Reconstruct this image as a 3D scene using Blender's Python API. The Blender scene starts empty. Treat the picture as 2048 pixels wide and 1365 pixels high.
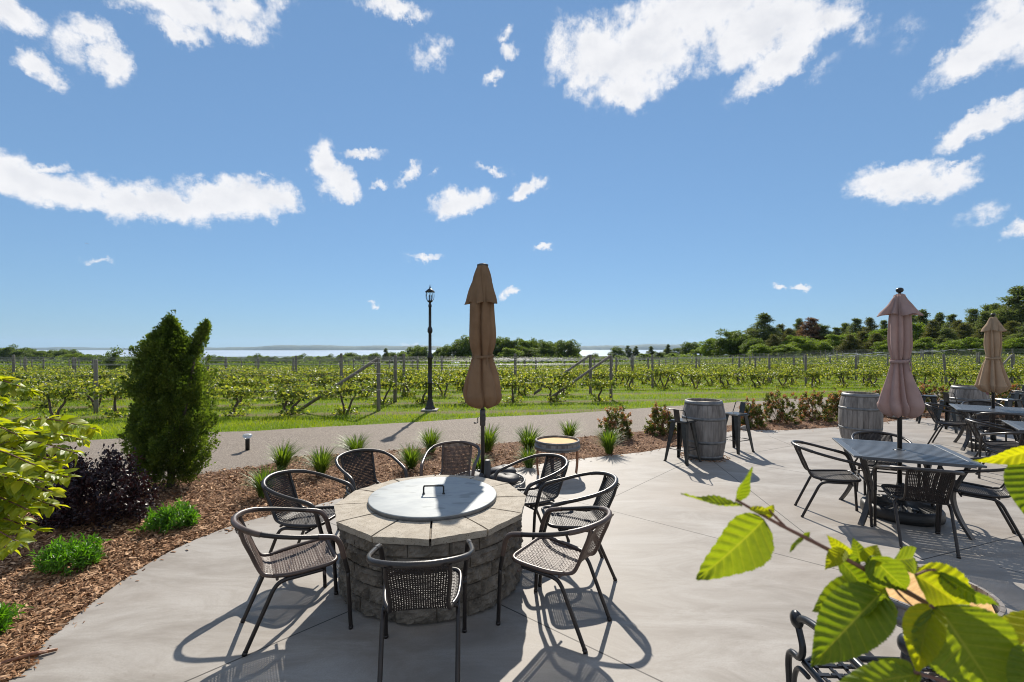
import bpy, math, random
import numpy as np
from mathutils import Vector, Matrix
R = math.radians
rng = np.random.default_rng(7)
random.seed(7)
sc = bpy.context.scene
COL = sc.collection

# ------------------------------------------------------------------ camera, light, exposure
F, HZ, CH = 938.0, 691.0, 1.87          # focal length and horizon in pixels of the 2048 frame, eye height
cam = bpy.data.cameras.new('camera')
cam.sensor_width = 36; cam.lens = F / 2048 * 36; cam.shift_y = (HZ - 682.5) / 2048
cam.clip_start = 0.05; cam.clip_end = 40000
cam.dof.use_dof = True; cam.dof.focus_distance = 5.0; cam.dof.aperture_fstop = 5.6
camo = bpy.data.objects.new('camera', cam); COL.objects.link(camo)
camo.location = (0, 0, CH); camo.rotation_euler = (R(90), 0, 0)
sc.camera = camo
SUN_EL, SUN_AZ = 38.0, 1.0              # degrees; azimuth from +Y towards +X
sun = bpy.data.lights.new('sun', 'SUN'); sun.energy = 4.6; sun.angle = R(0.53); sun.color = (1.0, 0.93, 0.82)
suno = bpy.data.objects.new('sun', sun); COL.objects.link(suno)
sd = Vector((math.sin(R(SUN_AZ)) * math.cos(R(SUN_EL)), math.cos(R(SUN_AZ)) * math.cos(R(SUN_EL)), math.sin(R(SUN_EL))))
suno.rotation_euler = sd.to_track_quat('Z', 'Y').to_euler()
sc.view_settings.view_transform = 'Standard'; sc.view_settings.look = 'None'
sc.view_settings.exposure = 0.64; sc.view_settings.gamma = 1
sc.render.engine = 'CYCLES'
sc.cycles.filter_width = 1.05; sc.cycles.max_bounces = 8; sc.cycles.transparent_max_bounces = 8; sc.cycles.caustics_reflective = False
sc.cycles.caustics_refractive = False; sc.cycles.sample_clamp_indirect = 4.0

class NT:
    """small helper to write node trees"""
    def __init__(s, tree): s.t = tree; s.n = tree.nodes; s.l = tree.links
    def new(s, typ, **kw):
        nd = s.n.new(typ)
        for k, v in kw.items():
            if k.startswith('i_'): pass
            else: setattr(nd, k, v)
        return nd
    def link(s, a, b): s.l.new(a, b)
    def setin(s, sock, v):
        if isinstance(v, bpy.types.NodeSocket): s.l.new(v, sock)
        elif v is not None: sock.default_value = v
    def math(s, op, a, b=None, c=None, clamp=False):
        nd = s.new('ShaderNodeMath', operation=op, use_clamp=clamp)
        for i, v in enumerate((a, b, c)):
            if v is not None: s.setin(nd.inputs[i], v)
        return nd.outputs[0]
    def vmath(s, op, a, b=None, out=0):
        nd = s.new('ShaderNodeVectorMath', operation=op)
        s.setin(nd.inputs[0], a)
        if b is not None: s.setin(nd.inputs[1], b)
        return nd.outputs[out]
    def noise(s, vec, scale, detail=4, rough=.55, dist=0, out='Fac'):
        nd = s.new('ShaderNodeTexNoise'); nd.inputs['Scale'].default_value = scale
        nd.inputs['Detail'].default_value = detail; nd.inputs['Roughness'].default_value = rough
        nd.inputs['Distortion'].default_value = dist
        if vec is not None: s.l.new(vec, nd.inputs['Vector'])
        return nd.outputs[out]
    def ramp(s, fac, stops, interp='LINEAR'):
        nd = s.new('ShaderNodeValToRGB'); cr = nd.color_ramp; cr.interpolation = interp
        while len(cr.elements) < len(stops): cr.elements.new(0.5)
        for e, (p, c) in zip(cr.elements, stops):
            e.position = p; e.color = (*c, 1) if len(c) == 3 else c
        s.setin(nd.inputs[0], fac); return nd.outputs[0]
    def mix(s, fac, a, b, mode='MIX'):
        nd = s.new('ShaderNodeMix', data_type='RGBA', blend_type=mode)
        s.setin(nd.inputs[0], fac)
        for sock, v in ((nd.inputs[6], a), (nd.inputs[7], b)):
            if isinstance(v, tuple) and len(v) == 3: v = (*v, 1)
            s.setin(sock, v)
        return nd.outputs[2]
    def smooth(s, v, lo, hi):
        nd = s.new('ShaderNodeMapRange', interpolation_type='SMOOTHSTEP')
        s.setin(nd.inputs[0], v); nd.inputs[1].default_value = lo; nd.inputs[2].default_value = hi
        return nd.outputs[0]
    def mapping(s, vec, scale=(1, 1, 1), rot=(0, 0, 0), loc=(0, 0, 0), typ='POINT'):
        nd = s.new('ShaderNodeMapping', vector_type=typ)
        nd.inputs['Location'].default_value = loc; nd.inputs['Rotation'].default_value = rot; nd.inputs['Scale'].default_value = scale
        s.l.new(vec, nd.inputs['Vector']); return nd.outputs[0]

# sky: Nishita plus fair-weather clouds laid out by azimuth and elevation
world = bpy.data.worlds.new('World'); sc.world = world; world.use_nodes = True
def build_sky():
    N = NT(world.node_tree); N.n.clear()
    out = N.new('ShaderNodeOutputWorld'); bg = N.new('ShaderNodeBackground'); N.link(bg.outputs[0], out.inputs[0])
    sky = N.new('ShaderNodeTexSky', sky_type='NISHITA', sun_disc=False)
    sky.sun_elevation = R(SUN_EL); sky.sun_rotation = R(SUN_AZ); sky.altitude = 250
    sky.air_density = 1.0; sky.dust_density = 0.0; sky.ozone_density = 2.6
    tc = N.new('ShaderNodeTexCoord'); sep = N.new('ShaderNodeSeparateXYZ'); N.link(tc.outputs['Generated'], sep.inputs[0])
    az = N.math('ARCTAN2', sep.outputs[0], sep.outputs[1]); el = N.math('ARCSINE', sep.outputs[2])
    cmb = N.new('ShaderNodeCombineXYZ'); N.link(az, cmb.inputs[0]); N.link(el, cmb.inputs[1])
    P0 = cmb.outputs[0]
    wn = N.noise(P0, 9, 5, .62, out='Color')
    wv = N.vmath('SUBTRACT', wn, (.5, .5, .5))
    sc_ = N.new('ShaderNodeVectorMath', operation='SCALE'); N.link(wv, sc_.inputs[0]); sc_.inputs['Scale'].default_value = .055
    P = N.vmath('ADD', P0, sc_.outputs[0])
    w2 = N.vmath('SUBTRACT', N.noise(P0, 38, 5, .65, out='Color'), (.5, .5, .5)); s2 = N.new('ShaderNodeVectorMath', operation='SCALE'); N.link(w2, s2.inputs[0]); s2.inputs['Scale'].default_value = .042
    P = N.vmath('ADD', P, s2.outputs[0])
    blobs = [  # photograph position, half axes in pixels, tilt in degrees, weight
        (1205,120,120,78,-10,1),(1300,90,150,105,20,1),(1400,20,190,85,0,1),(1520,50,140,85,0,1),(1560,118,95,48,25,1),(1655,45,70,42,10,.8),
        (1245,178,60,36,-25,.9),(1480,100,90,50,0,.7),(1725,60,32,45,0,.4),(1965,100,100,42,22,1),(2035,50,70,80,0,1),(1975,242,72,30,22,1),
        (1790,352,75,30,0,1),(1860,365,80,35,0,1),(1920,332,45,15,15,.7),(2040,447,34,24,0,.9),(55,360,90,40,-18,1),(150,395,120,36,-8,1),
        (250,402,110,40,0,1),(345,408,110,38,0,1),(450,392,110,42,8,1),(535,395,62,42,-10,1),(95,335,34,14,10,.7),(530,345,20,8,0,.4),
        (648,335,30,52,10,.9),(682,368,42,30,-20,1),(722,312,55,13,12,.75),(818,342,36,15,32,.8),(758,362,20,9,0,.6),(925,402,75,28,14,1),
        (1052,378,44,17,22,.9),(985,338,44,8,-12,.55),(78,135,40,34,-30,.9),(225,128,34,46,-20,.9),(185,60,40,32,0,.75),(140,90,42,44,-60,.5),
        (10,20,55,38,0,.9),(360,18,170,38,0,.9),(365,62,56,26,0,.8),(480,20,60,36,0,.8),(250,10,60,20,0,.5),(560,12,42,36,60,.45),
        (785,18,72,24,0,.75),(862,100,50,32,20,.6),(1018,103,24,22,0,.8),(1005,70,24,13,30,.6),(988,156,30,14,20,.5),(852,518,34,10,0,.65),
        (1080,493,24,8,5,.7),(1560,577,16,6,0,.5),(1605,577,20,7,0,.6),(1018,588,26,9,15,.8),(203,526,30,8,8,.5),(1955,432,45,22,-10,.4),
        (1810,75,22,40,0,.25),(1640,145,40,25,30,.3),(870,340,18,8,20,.3),(1350,165,34,18,20,.5),(745,606,14,6,0,.5),(830,697,40,5,0,.5),(905,700,25,4,0,.4),(1905,345,14,8,0,.3)]
    shape = None
    for (px, py, rx, ry, rot, wgt) in blobs:
        a = math.atan((px - 1024) / F); e = math.atan((HZ - py) / F * math.cos(a))
        kx = math.cos(a) / F * .98 * (1 + .12 * abs(a)); ky = math.cos(e) ** 2 * math.cos(a) / F
        m = N.mapping(P, scale=(rx * kx * 1.22, ry * ky * 1.32, 1), rot=(0, 0, R(rot)), loc=(a, e, 0), typ='TEXTURE')
        L = N.vmath('LENGTH', m, out=1)
        v = N.math('MULTIPLY_ADD', L, -wgt, wgt)
        shape = v if shape is None else N.math('MAXIMUM', shape, v)
    fb = N.noise(P0, 26, 8, .62)
    fine = N.noise(P0, 62, 8, .7)
    # unseen clouds to the sides and behind, added thick to brighten the shade
    back = N.smooth(N.math('ABSOLUTE', az), 1.0, 1.3)
    cl2 = N.math('MULTIPLY', N.math('SUBTRACT', N.noise(tc.outputs['Generated'], 3.2, 6, .55), .42), N.math('MULTIPLY', back, 3.5))
    shape = N.math('MAXIMUM', shape, cl2)
    edge = N.math('SUBTRACT', 1.0, N.smooth(shape, .15, .6))
    d = N.math('ADD', N.math('MULTIPLY', shape, 1.5), N.math('MULTIPLY', N.math('SUBTRACT', fb, .55), 2.3))
    d = N.math('ADD', d, N.math('MULTIPLY', N.math('MULTIPLY', N.math('SUBTRACT', fine, .5), .55), edge))
    gate = N.smooth(shape, -.02, .30)
    dens = N.math('MULTIPLY', N.smooth(d, -.05, .80), gate)
    shade = N.math('ADD', N.math('MULTIPLY', N.smooth(shape, .2, .9), .22), N.math('MULTIPLY', N.noise(N.mapping(P0, scale=(1, 1.8, 1)), 13, 6, .6), .78))
    col = N.ramp(shade, [(.2, (.95, .965, 1)), (.4, (1.02, 1.02, 1.02)), (.55, (.97, .975, .985)), (.72, (.86, .875, .905)), (.9, (.80, .82, .86))])
    cl = N.mix(1.0, col, (8.0, 8.0, 8.15, 1), 'MULTIPLY')
    # clear sky: the Nishita colour, cooled a little, slightly lifted to the horizon by the thin summer veil
    hs = N.new('ShaderNodeHueSaturation'); hs.inputs['Hue'].default_value = .5; hs.inputs['Saturation'].default_value = 1.0; hs.inputs['Value'].default_value = 1.0
    gm = N.new('ShaderNodeGamma'); gm.inputs[1].default_value = .45; N.link(sky.outputs[0], gm.inputs[0])
    N.link(N.mix(1.0, gm.outputs[0], (1.23, 1.82, 2.50, 1), 'MULTIPLY'), hs.inputs['Color'])
    final = N.mix(N.math('MULTIPLY', dens, .97), hs.outputs[0], cl)
    N.link(final, bg.inputs[0]); bg.inputs[1].default_value = 0.075
build_sky()

# ------------------------------------------------------------------ helpers
def G(px, py, z=0.0):
    v = py - HZ; Y = F * (CH - z) / v
    return ((px - 1024) / F * Y, Y)
def at(px, py, Y): return Vector(((px - 1024) / F * Y, Y, CH - (py - HZ) / F * Y))

def smoothstep(a, b, x): t = np.clip((np.asarray(x, float) - a) / (b - a), 0, 1); return t * t * (3 - 2 * t)
def H(x, y):
    """ground height of the terrain"""
    x = np.asarray(x, float); y = np.asarray(y, float)
    s = .040 - .043 * smoothstep(0, 55, x)
    z = -.06 - s * np.clip(y - 20, 0, 45)
    z = z - np.clip(y - 65, 0, 1250) * (.0465 - .030 * smoothstep(20, 60, x) * (1 - smoothstep(150, 400, y)))
    z = z + .05 * np.sin(x * .31 + 1) * np.sin(y * .23) * smoothstep(18, 30, y)
    return np.maximum(z, -60.3)
def hz(x, y): return float(H(x, y))

def props(o, label=None, cat=None, group=None, kind=None):
    for k, v in (('label', label), ('category', cat), ('group', group), ('kind', kind)):
        if v: o[k] = v
    return o
def empty(name, loc, rz=0, label=None, cat=None, group=None, scale=None):
    o = bpy.data.objects.new(name, None); COL.objects.link(o); o.location = loc; o.rotation_euler = (0, 0, rz)
    o.empty_display_size = .1
    if scale is not None: o.scale = scale if hasattr(scale, '__len__') else (scale,) * 3
    return props(o, label, cat, group)
def link(name, me, parent=None):
    o = bpy.data.objects.new(name, me); COL.objects.link(o)
    if parent: o.parent = parent
    return o
def dup(root, loc, rz=0, label=None, group=None, scale=None, rot=None):
    r = root.copy(); COL.objects.link(r); r.location = loc; r.rotation_euler = rot if rot else (0, 0, rz)
    if scale is not None: r.scale = scale if hasattr(scale, '__len__') else (scale,) * 3
    if label: r['label'] = label
    if group: r['group'] = group
    for ch in list(root.children):
        c = ch.copy(); COL.objects.link(c); c.parent = r
        for g in list(ch.children):
            d = g.copy(); COL.objects.link(d); d.parent = c
    return r

def npmesh(name, V, Fa, m, smooth=False):
    """V (n,3), Fa (f,k) arrays -> mesh"""
    V = np.asarray(V, np.float32); Fa = np.asarray(Fa, np.int32)
    me = bpy.data.meshes.new(name); me.vertices.add(len(V)); me.vertices.foreach_set('co', V.ravel())
    k = Fa.shape[1]; me.loops.add(Fa.size); me.loops.foreach_set('vertex_index', Fa.ravel())
    me.polygons.add(len(Fa)); me.polygons.foreach_set('loop_start', np.arange(0, Fa.size, k, dtype=np.int32))
    me.polygons.foreach_set('use_smooth', np.full(len(Fa), smooth)); me.update(calc_edges=True); me.validate()
    me.materials.append(m); return me

class MB:
    def __init__(s): s.V = []; s.F = []; s.n = 0; s.S = []; s.M = []
    def add(s, V, Fs, smooth=False, mi=0):
        V = [tuple(map(float, v)) for v in V]; s.V += V
        s.F += [tuple(i + s.n for i in f) for f in Fs]; s.S += [smooth] * len(Fs); s.M += [mi] * len(Fs); s.n += len(V)
    def box(s, c, size, rz=0, mi=0, M=None, bev=0):
        x, y, z = (q / 2 for q in size)
        if bev:
            b = min(bev, x * .9, y * .9, z * .9); vs = []; 
            for zz, sh in ((-z, b), (-z + b, 0), (z - b, 0), (z, b)):
                for (a, d) in ((-1, -1), (1, -1), (1, 1), (-1, 1)): vs.append((a * (x - sh), d * (y - sh), zz))
            fs = [(3, 2, 1, 0), (12, 13, 14, 15)]
            for k in range(3):
                for i in range(4): j = (i + 1) % 4; fs.append((k * 4 + i, k * 4 + j, k * 4 + 4 + j, k * 4 + 4 + i))
        else:
            vs = [(a * x, d * y, e * z) for e in (-1, 1) for (a, d) in ((-1, -1), (1, -1), (1, 1), (-1, 1))]
            fs = [(3, 2, 1, 0), (4, 5, 6, 7), (0, 1, 5, 4), (1, 2, 6, 5), (2, 3, 7, 6), (3, 0, 4, 7)]
        Mx = Matrix.Translation(c) @ (M if M is not None else Matrix.Rotation(rz, 4, 'Z'))
        s.add([Mx @ Vector(v) for v in vs], fs, False, mi)
    def tube(s, pts, r, seg=8, cap=True, closed=False, mi=0, smooth=True, flat=None):
        pts = [Vector(p) for p in pts]; n = len(pts)
        rs = r if hasattr(r, '__len__') else [r] * n
        T = []
        for i in range(n):
            a = pts[(i - 1) % n] if (closed or i > 0) else pts[i]; b = pts[(i + 1) % n] if (closed or i < n - 1) else pts[i]
            T.append((b - a).normalized())
        up = Vector((0, 0, 1)) if abs(T[0].z) < .9 else Vector((1, 0, 0))
        nrm = (up - T[0] * up.dot(T[0])).normalized(); vs = []
        for i in range(n):
            nrm = (nrm - T[i] * nrm.dot(T[i]))
            nrm = nrm.normalized() if nrm.length > 1e-6 else T[i].orthogonal().normalized()
            bn = T[i].cross(nrm)
            for k in range(seg):
                a = 2 * math.pi * k / seg; ca, sa = math.cos(a), math.sin(a)
                if flat: sa *= flat
                vs.append(pts[i] + (nrm * ca + bn * sa) * rs[i])
        fs = []
        for i in range(n if closed else n - 1):
            j = (i + 1) % n
            for k in range(seg): l = (k + 1) % seg; fs.append((i * seg + k, i * seg + l, j * seg + l, j * seg + k))
        s.add(vs, fs, smooth, mi)
        if cap and not closed:
            s.F += [tuple(s.n - len(vs) + k for k in reversed(range(seg))), tuple(s.n - seg + k for k in range(seg))]
            s.S += [False] * 2; s.M += [mi] * 2
    def lathe(s, prof, seg=24, c=(0, 0, 0), mi=0, smooth=True, capb=True, capt=True):
        vs = []; fs = []; n = len(prof)
        for (r, z) in prof:
            for k in range(seg): a = 2 * math.pi * k / seg; vs.append((c[0] + r * math.cos(a), c[1] + r * math.sin(a), c[2] + z))
        for i in range(n - 1):
            for k in range(seg): l = (k + 1) % seg; fs.append((i * seg + k, i * seg + l, (i + 1) * seg + l, (i + 1) * seg + k))
        s.add(vs, fs, smooth, mi)
        b = s.n - len(vs)
        if capb and prof[0][0] > 1e-5: s.F.append(tuple(b + k for k in reversed(range(seg)))); s.S.append(False); s.M.append(mi)
        if capt and prof[-1][0] > 1e-5: s.F.append(tuple(b + (n - 1) * seg + k for k in range(seg))); s.S.append(False); s.M.append(mi)
    def sphere(s, c, r, seg=12, rings=8, sc=(1, 1, 1), mi=0):
        prof = [(math.sin(math.pi * i / rings) * r, -math.cos(math.pi * i / rings) * r) for i in range(rings + 1)]
        vs = []; fs = []
        for (q, z) in prof:
            for k in range(seg): a = 2 * math.pi * k / seg; vs.append((c[0] + q * math.cos(a) * sc[0], c[1] + q * math.sin(a) * sc[1], c[2] + z * sc[2]))
        for i in range(rings):
            for k in range(seg): l = (k + 1) % seg; fs.append((i * seg + k, i * seg + l, (i + 1) * seg + l, (i + 1) * seg + k))
        s.add(vs, fs, True, mi)
    def mesh(s, name, *mats):
        me = bpy.data.meshes.new(name); me.from_pydata(s.V, [], s.F)
        me.polygons.foreach_set('use_smooth', s.S); me.polygons.foreach_set('material_index', s.M)
        for m in mats: me.materials.append(m)
        me.update(); return me
    def obj(s, name, m, parent=None):
        return link(name, s.mesh(name, *(m if isinstance(m, (list, tuple)) else (m,))), parent)

def crom(pts, n=6, closed=False):
    pts = [Vector(p) for p in pts]; out = []; L = len(pts)
    for i in range(L if closed else L - 1):
        p0 = pts[(i - 1) % L] if (closed or i > 0) else pts[0]; p1 = pts[i]; p2 = pts[(i + 1) % L]
        p3 = pts[(i + 2) % L] if (closed or i + 2 < L) else pts[-1]
        for k in range(n):
            t = k / n; out.append(.5 * ((2 * p1) + (p2 - p0) * t + (2 * p0 - 5 * p1 + 4 * p2 - p3) * t * t + (3 * p1 - p0 - 3 * p2 + p3) * t ** 3))
    if not closed: out.append(pts[-1])
    return out

def nrmz(a): return a / np.maximum(np.linalg.norm(a, axis=-1, keepdims=True), 1e-9)
def frames(d, up):
    """rotation matrices whose local Y is d and local Z is close to up; shape (n,3,3), columns are axes"""
    d = nrmz(d); x = nrmz(np.cross(d, up)); z = np.cross(x, d)
    return np.stack([x, d, z], axis=-1)
def scatter(tv, tf, pos, Rm, s):
    tv = np.asarray(tv, float); tf = np.asarray(tf); n = len(pos)
    s = np.asarray(s, float); s = s[:, None, None] if s.ndim == 1 else s[:, None, :]
    V = np.einsum('nij,nkj->nki', Rm, tv[None] * s) + pos[:, None, :]
    Fa = tf[None] + (np.arange(n) * len(tv))[:, None, None]
    return V.reshape(-1, 3), Fa.reshape(-1, tf.shape[1])
# leaf templates: base at the origin, growing along +Y
LEAF = ([(0, 0, 0), (-.28, .3, .07), (0, .35, 0), (.28, .3, .07), (-.26, .62, .04), (0, .68, -.03), (.26, .62, .04), (0, 1, -.12)],
        [(0, 2, 1, 1), (0, 3, 2, 2), (1, 2, 5, 4), (2, 3, 6, 5), (4, 5, 7, 7), (5, 6, 7, 7)])
DIAM = ([(0, 0, 0), (-.32, .5, .05), (0, 1, 0), (.32, .5, .05)], [(0, 3, 2, 1)])
BLADE = ([(-.5, 0, 0), (.5, 0, 0), (.4, .5, .04), (-.4, .5, .04), (0, 1, .16)], None)
def leafmesh(name, pos, d, up, size, m, tmpl='diam'):
    if tmpl == 'diam': V, Fa = scatter(DIAM[0], DIAM[1], pos, frames(d, up), size)
    else:
        tf = [(0, 3, 2, 1), (1, 2, 5, 4), (2, 3, 6, 5), (4, 5, 6, 7)]
        V, Fa = scatter(LEAF[0], tf, pos, frames(d, up), size)
    return npmesh(name, V, Fa, m)
def rdir(n): return nrmz(rng.normal(size=(n, 3)))

# ------------------------------------------------------------------ materials
def mk(name, c1, c2=None, scale=5, rough=.6, metal=0, bump=0, bscale=40, detail=5, stretch=(1, 1, 1), spec=.5, coat=0, island=0.0, c3=None, fleck=None):
    m = bpy.data.materials.new(name); m.use_nodes = True; N = NT(m.node_tree); bs = N.n['Principled BSDF']
    tc = N.new('ShaderNodeTexCoord'); P = N.mapping(tc.outputs['Object'], scale=stretch)
    if c2 is None: bs.inputs['Base Color'].default_value = (*c1, 1)
    else:
        nz = N.noise(P, scale, detail, .6)
        f = N.smooth(nz, .3, .7)
        if island:
            gi = N.new('ShaderNodeNewGeometry')
            f = N.math('ADD', N.math('MULTIPLY', f, 1 - island), N.math('MULTIPLY', gi.outputs['Random Per Island'], island))
        stops = [(0, c1), (1, c2)] if c3 is None else [(0, c1), (.55, c2), (1, c3)]
        c = N.ramp(f, stops)
        if fleck:
            fs, fc, famt = fleck
            c = N.mix(N.smooth(N.noise(P, fs, 2, .5), 1 - famt, 1 - famt + .08), c, fc)
        N.link(c, bs.inputs['Base Color'])
    bs.inputs['Roughness'].default_value = rough; bs.inputs['Metallic'].default_value = metal
    bs.inputs['Specular IOR Level'].default_value = spec; bs.inputs['Coat Weight'].default_value = coat
    if bump:
        b = N.new('ShaderNodeBump'); b.inputs['Strength'].default_value = 1; b.inputs['Distance'].default_value = bump
        N.link(N.noise(P, bscale, 5, .6), b.inputs['Height']); N.link(b.outputs[0], bs.inputs['Normal'])
    return m
def leafmat(name, cols, trans=.45, rough=.5, tcol=None, spec=.4, big=0):
    m = bpy.data.materials.new(name); m.use_nodes = True; N = NT(m.node_tree); bs = N.n['Principled BSDF']; out = N.n['Material Output']
    gi = N.new('ShaderNodeNewGeometry'); r = gi.outputs['Random Per Island']
    if big:
        tc = N.new('ShaderNodeTexCoord'); nz = N.smooth(N.noise(tc.outputs['Object'], big, 3, .5), .35, .65)
        r = N.math('ADD', N.math('MULTIPLY', r, .55), N.math('MULTIPLY', nz, .45))
    n = len(cols); c = N.ramp(r, [(i / max(1, n - 1), q) for i, q in enumerate(cols)])
    N.link(c, bs.inputs['Base Color']); bs.inputs['Roughness'].default_value = rough; bs.inputs['Specular IOR Level'].default_value = spec
    tr = N.new('ShaderNodeBsdfTranslucent')
    t = N.mix(1.0, c, (*(tcol or (1.5, 1.35, .5)), 1), 'MULTIPLY'); N.link(t, tr.inputs[0])
    mx = N.new('ShaderNodeMixShader'); mx.inputs[0].default_value = trans
    N.link(bs.outputs[0], mx.inputs[1]); N.link(tr.outputs[0], mx.inputs[2]); N.link(mx.outputs[0], out.inputs[0])
    return m

M = {}
M['frame'] = mk('dark_bronze_tube', (.013, .011, .011), (.028, .021, .018), 6, .33, .2, .0004, 90)
M['wrap'] = mk('wrapped_rattan', (.013, .011, .011), (.034, .026, .022), 8, .38, 0, .0006, 160)
M['weave'] = mk('woven_rattan', (.008, .007, .007), (.030, .022, .020), 14, .5, 0, 0, island=.5, spec=.3)
M['blackmetal'] = mk('black_metal', (.012, .012, .013), (.022, .021, .02), 4, .38, .3, .0003, 60)
M['gunmetal'] = mk('gunmetal_sheet', (.030, .032, .034), (.060, .060, .058), 7, .33, .6, .0003, 30)
M['tabletop'] = mk('slate_blue_slats', (.060, .068, .078), (.085, .09, .098), 5, .36, .1, .0003, 50)
M['tabledark'] = mk('table_frame_metal', (.045, .042, .042), (.075, .068, .064), 5, .4, .2, .0003, 50)
M['steel'] = mk('galvanised_steel', (.27, .29, .30), (.33, .35, .35), 3, .62, .08, .0006, 8, stretch=(1, 2.2, 1), spec=.25, c3=(.30, .315, .315), fleck=(5, (.235, .25, .25, 1), .40))
M['hoop'] = mk('galvanised_hoop', (.10, .105, .11), (.19, .19, .19), 9, .45, .5, .0004, 60)
M['stave'] = mk('weathered_barrel_oak', (.085, .075, .068), (.20, .18, .165), 3.5, .8, 0, .0015, 40, stretch=(6, 6, .9), island=.45, c3=(.28, .26, .24))
M['head'] = mk('barrel_head_oak', (.35, .28, .20), (.50, .43, .33), 6, .6, 0, .0006, 40, stretch=(1, 6, 1))
M['goldwood'] = mk('varnished_head_oak', (.50, .29, .11), (.66, .42, .18), 5, .7, 0, .0004, 40, stretch=(1, 7, 1), spec=.15)
M['legwood'] = mk('stained_stave_wood', (.16, .06, .03), (.32, .15, .07), 5, .5, 0, .0006, 40, stretch=(5, 5, 1))
M['postwood'] = mk('weathered_post_wood', (.10, .09, .075), (.22, .20, .17), 5, .9, 0, .004, 30, stretch=(6, 6, .7))
def canvas(name, c1, c2):
    m = mk(name, c1, c2, 4, .9, 0, .0008, 260, spec=.2); N = NT(m.node_tree); bs = N.n['Principled BSDF']; out = N.n['Material Output']
    tr = N.new('ShaderNodeBsdfTranslucent'); tr.inputs[0].default_value = (c2[0] * 1.3, c2[1] * 1.2, c2[2], 1); mx = N.new('ShaderNodeMixShader'); mx.inputs[0].default_value = .28
    N.link(bs.outputs[0], mx.inputs[1]); N.link(tr.outputs[0], mx.inputs[2]); N.link(mx.outputs[0], out.inputs[0]); return m
M['canvastan'] = canvas('tan_canvas', (.22, .14, .082), (.29, .19, .115))
M['canvaspink'] = canvas('faded_mauve_canvas', (.33, .235, .225), (.44, .32, .30))
M['canvasbeige'] = canvas('beige_canvas', (.34, .25, .17), (.44, .33, .23))
M['block'] = mk('split_face_block', (.05, .042, .034), (.15, .127, .10), 9, .95, 0, .006, 55, island=.3, c3=(.23, .20, .165), fleck=(90, (.26, .235, .19, 1), .34))
M['cap'] = mk('sandstone_cap', (.31, .265, .205), (.45, .40, .325), 16, .9, 0, .002, 120, island=.3, fleck=(130, (.15, .12, .09, 1), .40))
M['fpdark'] = mk('pit_interior', (.02, .018, .016), (.04, .035, .03), 8, .95)
M['mortar'] = mk('grey_mortar', (.16, .13, .10), (.22, .19, .15), 30, .95)
M['tire'] = mk('black_rubber_resin', (.013, .012, .011), (.026, .023, .021), 8, .5, 0, .001, 90)
M['bark'] = mk('brown_bark', (.055, .040, .030), (.13, .10, .08), 12, .95, 0, .006, 40, stretch=(3, 3, .8))
M['pinebark'] = mk('pine_bark', (.07, .045, .032), (.16, .105, .07), 6, .95, 0, .01, 20, stretch=(3, 3, .8))
M['stone'] = mk('fieldstone', (.18, .16, .14), (.38, .35, .31), 12, .85, 0, .004, 40)
M['glass'] = mk('frosted_glass', (.80, .82, .82), (.9, .92, .92), 8, .18, 0)
M['glass'].node_tree.nodes['Principled BSDF'].inputs['Transmission Weight'].default_value = .55
M['bulb'] = mk('candle_bulb', (.8, .8, .76), None, rough=.3)
M['bag'] = mk('black_weight_bag', (.016, .016, .019), (.035, .035, .04), 9, .6, 0, .003, 25)
M['cast'] = mk('cast_aluminium', (.020, .021, .024), (.042, .042, .046), 8, .3, .55, .0003, 60)
M['twig'] = mk('reddish_twig', (.11, .045, .03), (.20, .09, .06), 20, .6, 0, .0004, 120)
M['wire'] = mk('galvanised_wire', (.32, .32, .32), None, rough=.5, metal=.5)
M['plane'] = mk('aircraft_white', (.45, .47, .5), None, rough=.4)

def lines_mask(N, P, lines, w):
    """saw-cut control joints: mask of thin segments (x0,y0,x1,y1) in the slab's own coordinates"""
    res = None
    for (x0, y0, x1, y1) in lines:
        dx, dy = x1 - x0, y1 - y0; L = math.hypot(dx, dy); dx /= L; dy /= L
        a = N.vmath('DOT_PRODUCT', P, (-dy, dx, 0), out=1); d = N.math('ABSOLUTE', N.math('SUBTRACT', a, -dy * x0 + dx * y0))
        t = N.vmath('DOT_PRODUCT', P, (dx, dy, 0), out=1); mid = dx * (x0 + x1) / 2 + dy * (y0 + y1) / 2
        e = N.math('SUBTRACT', N.math('ABSOLUTE', N.math('SUBTRACT', t, mid)), L / 2)
        e = N.math('MAXIMUM', d, e); res = e if res is None else N.math('MINIMUM', res, e)
    return N.math('LESS_THAN', res, w)

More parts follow.
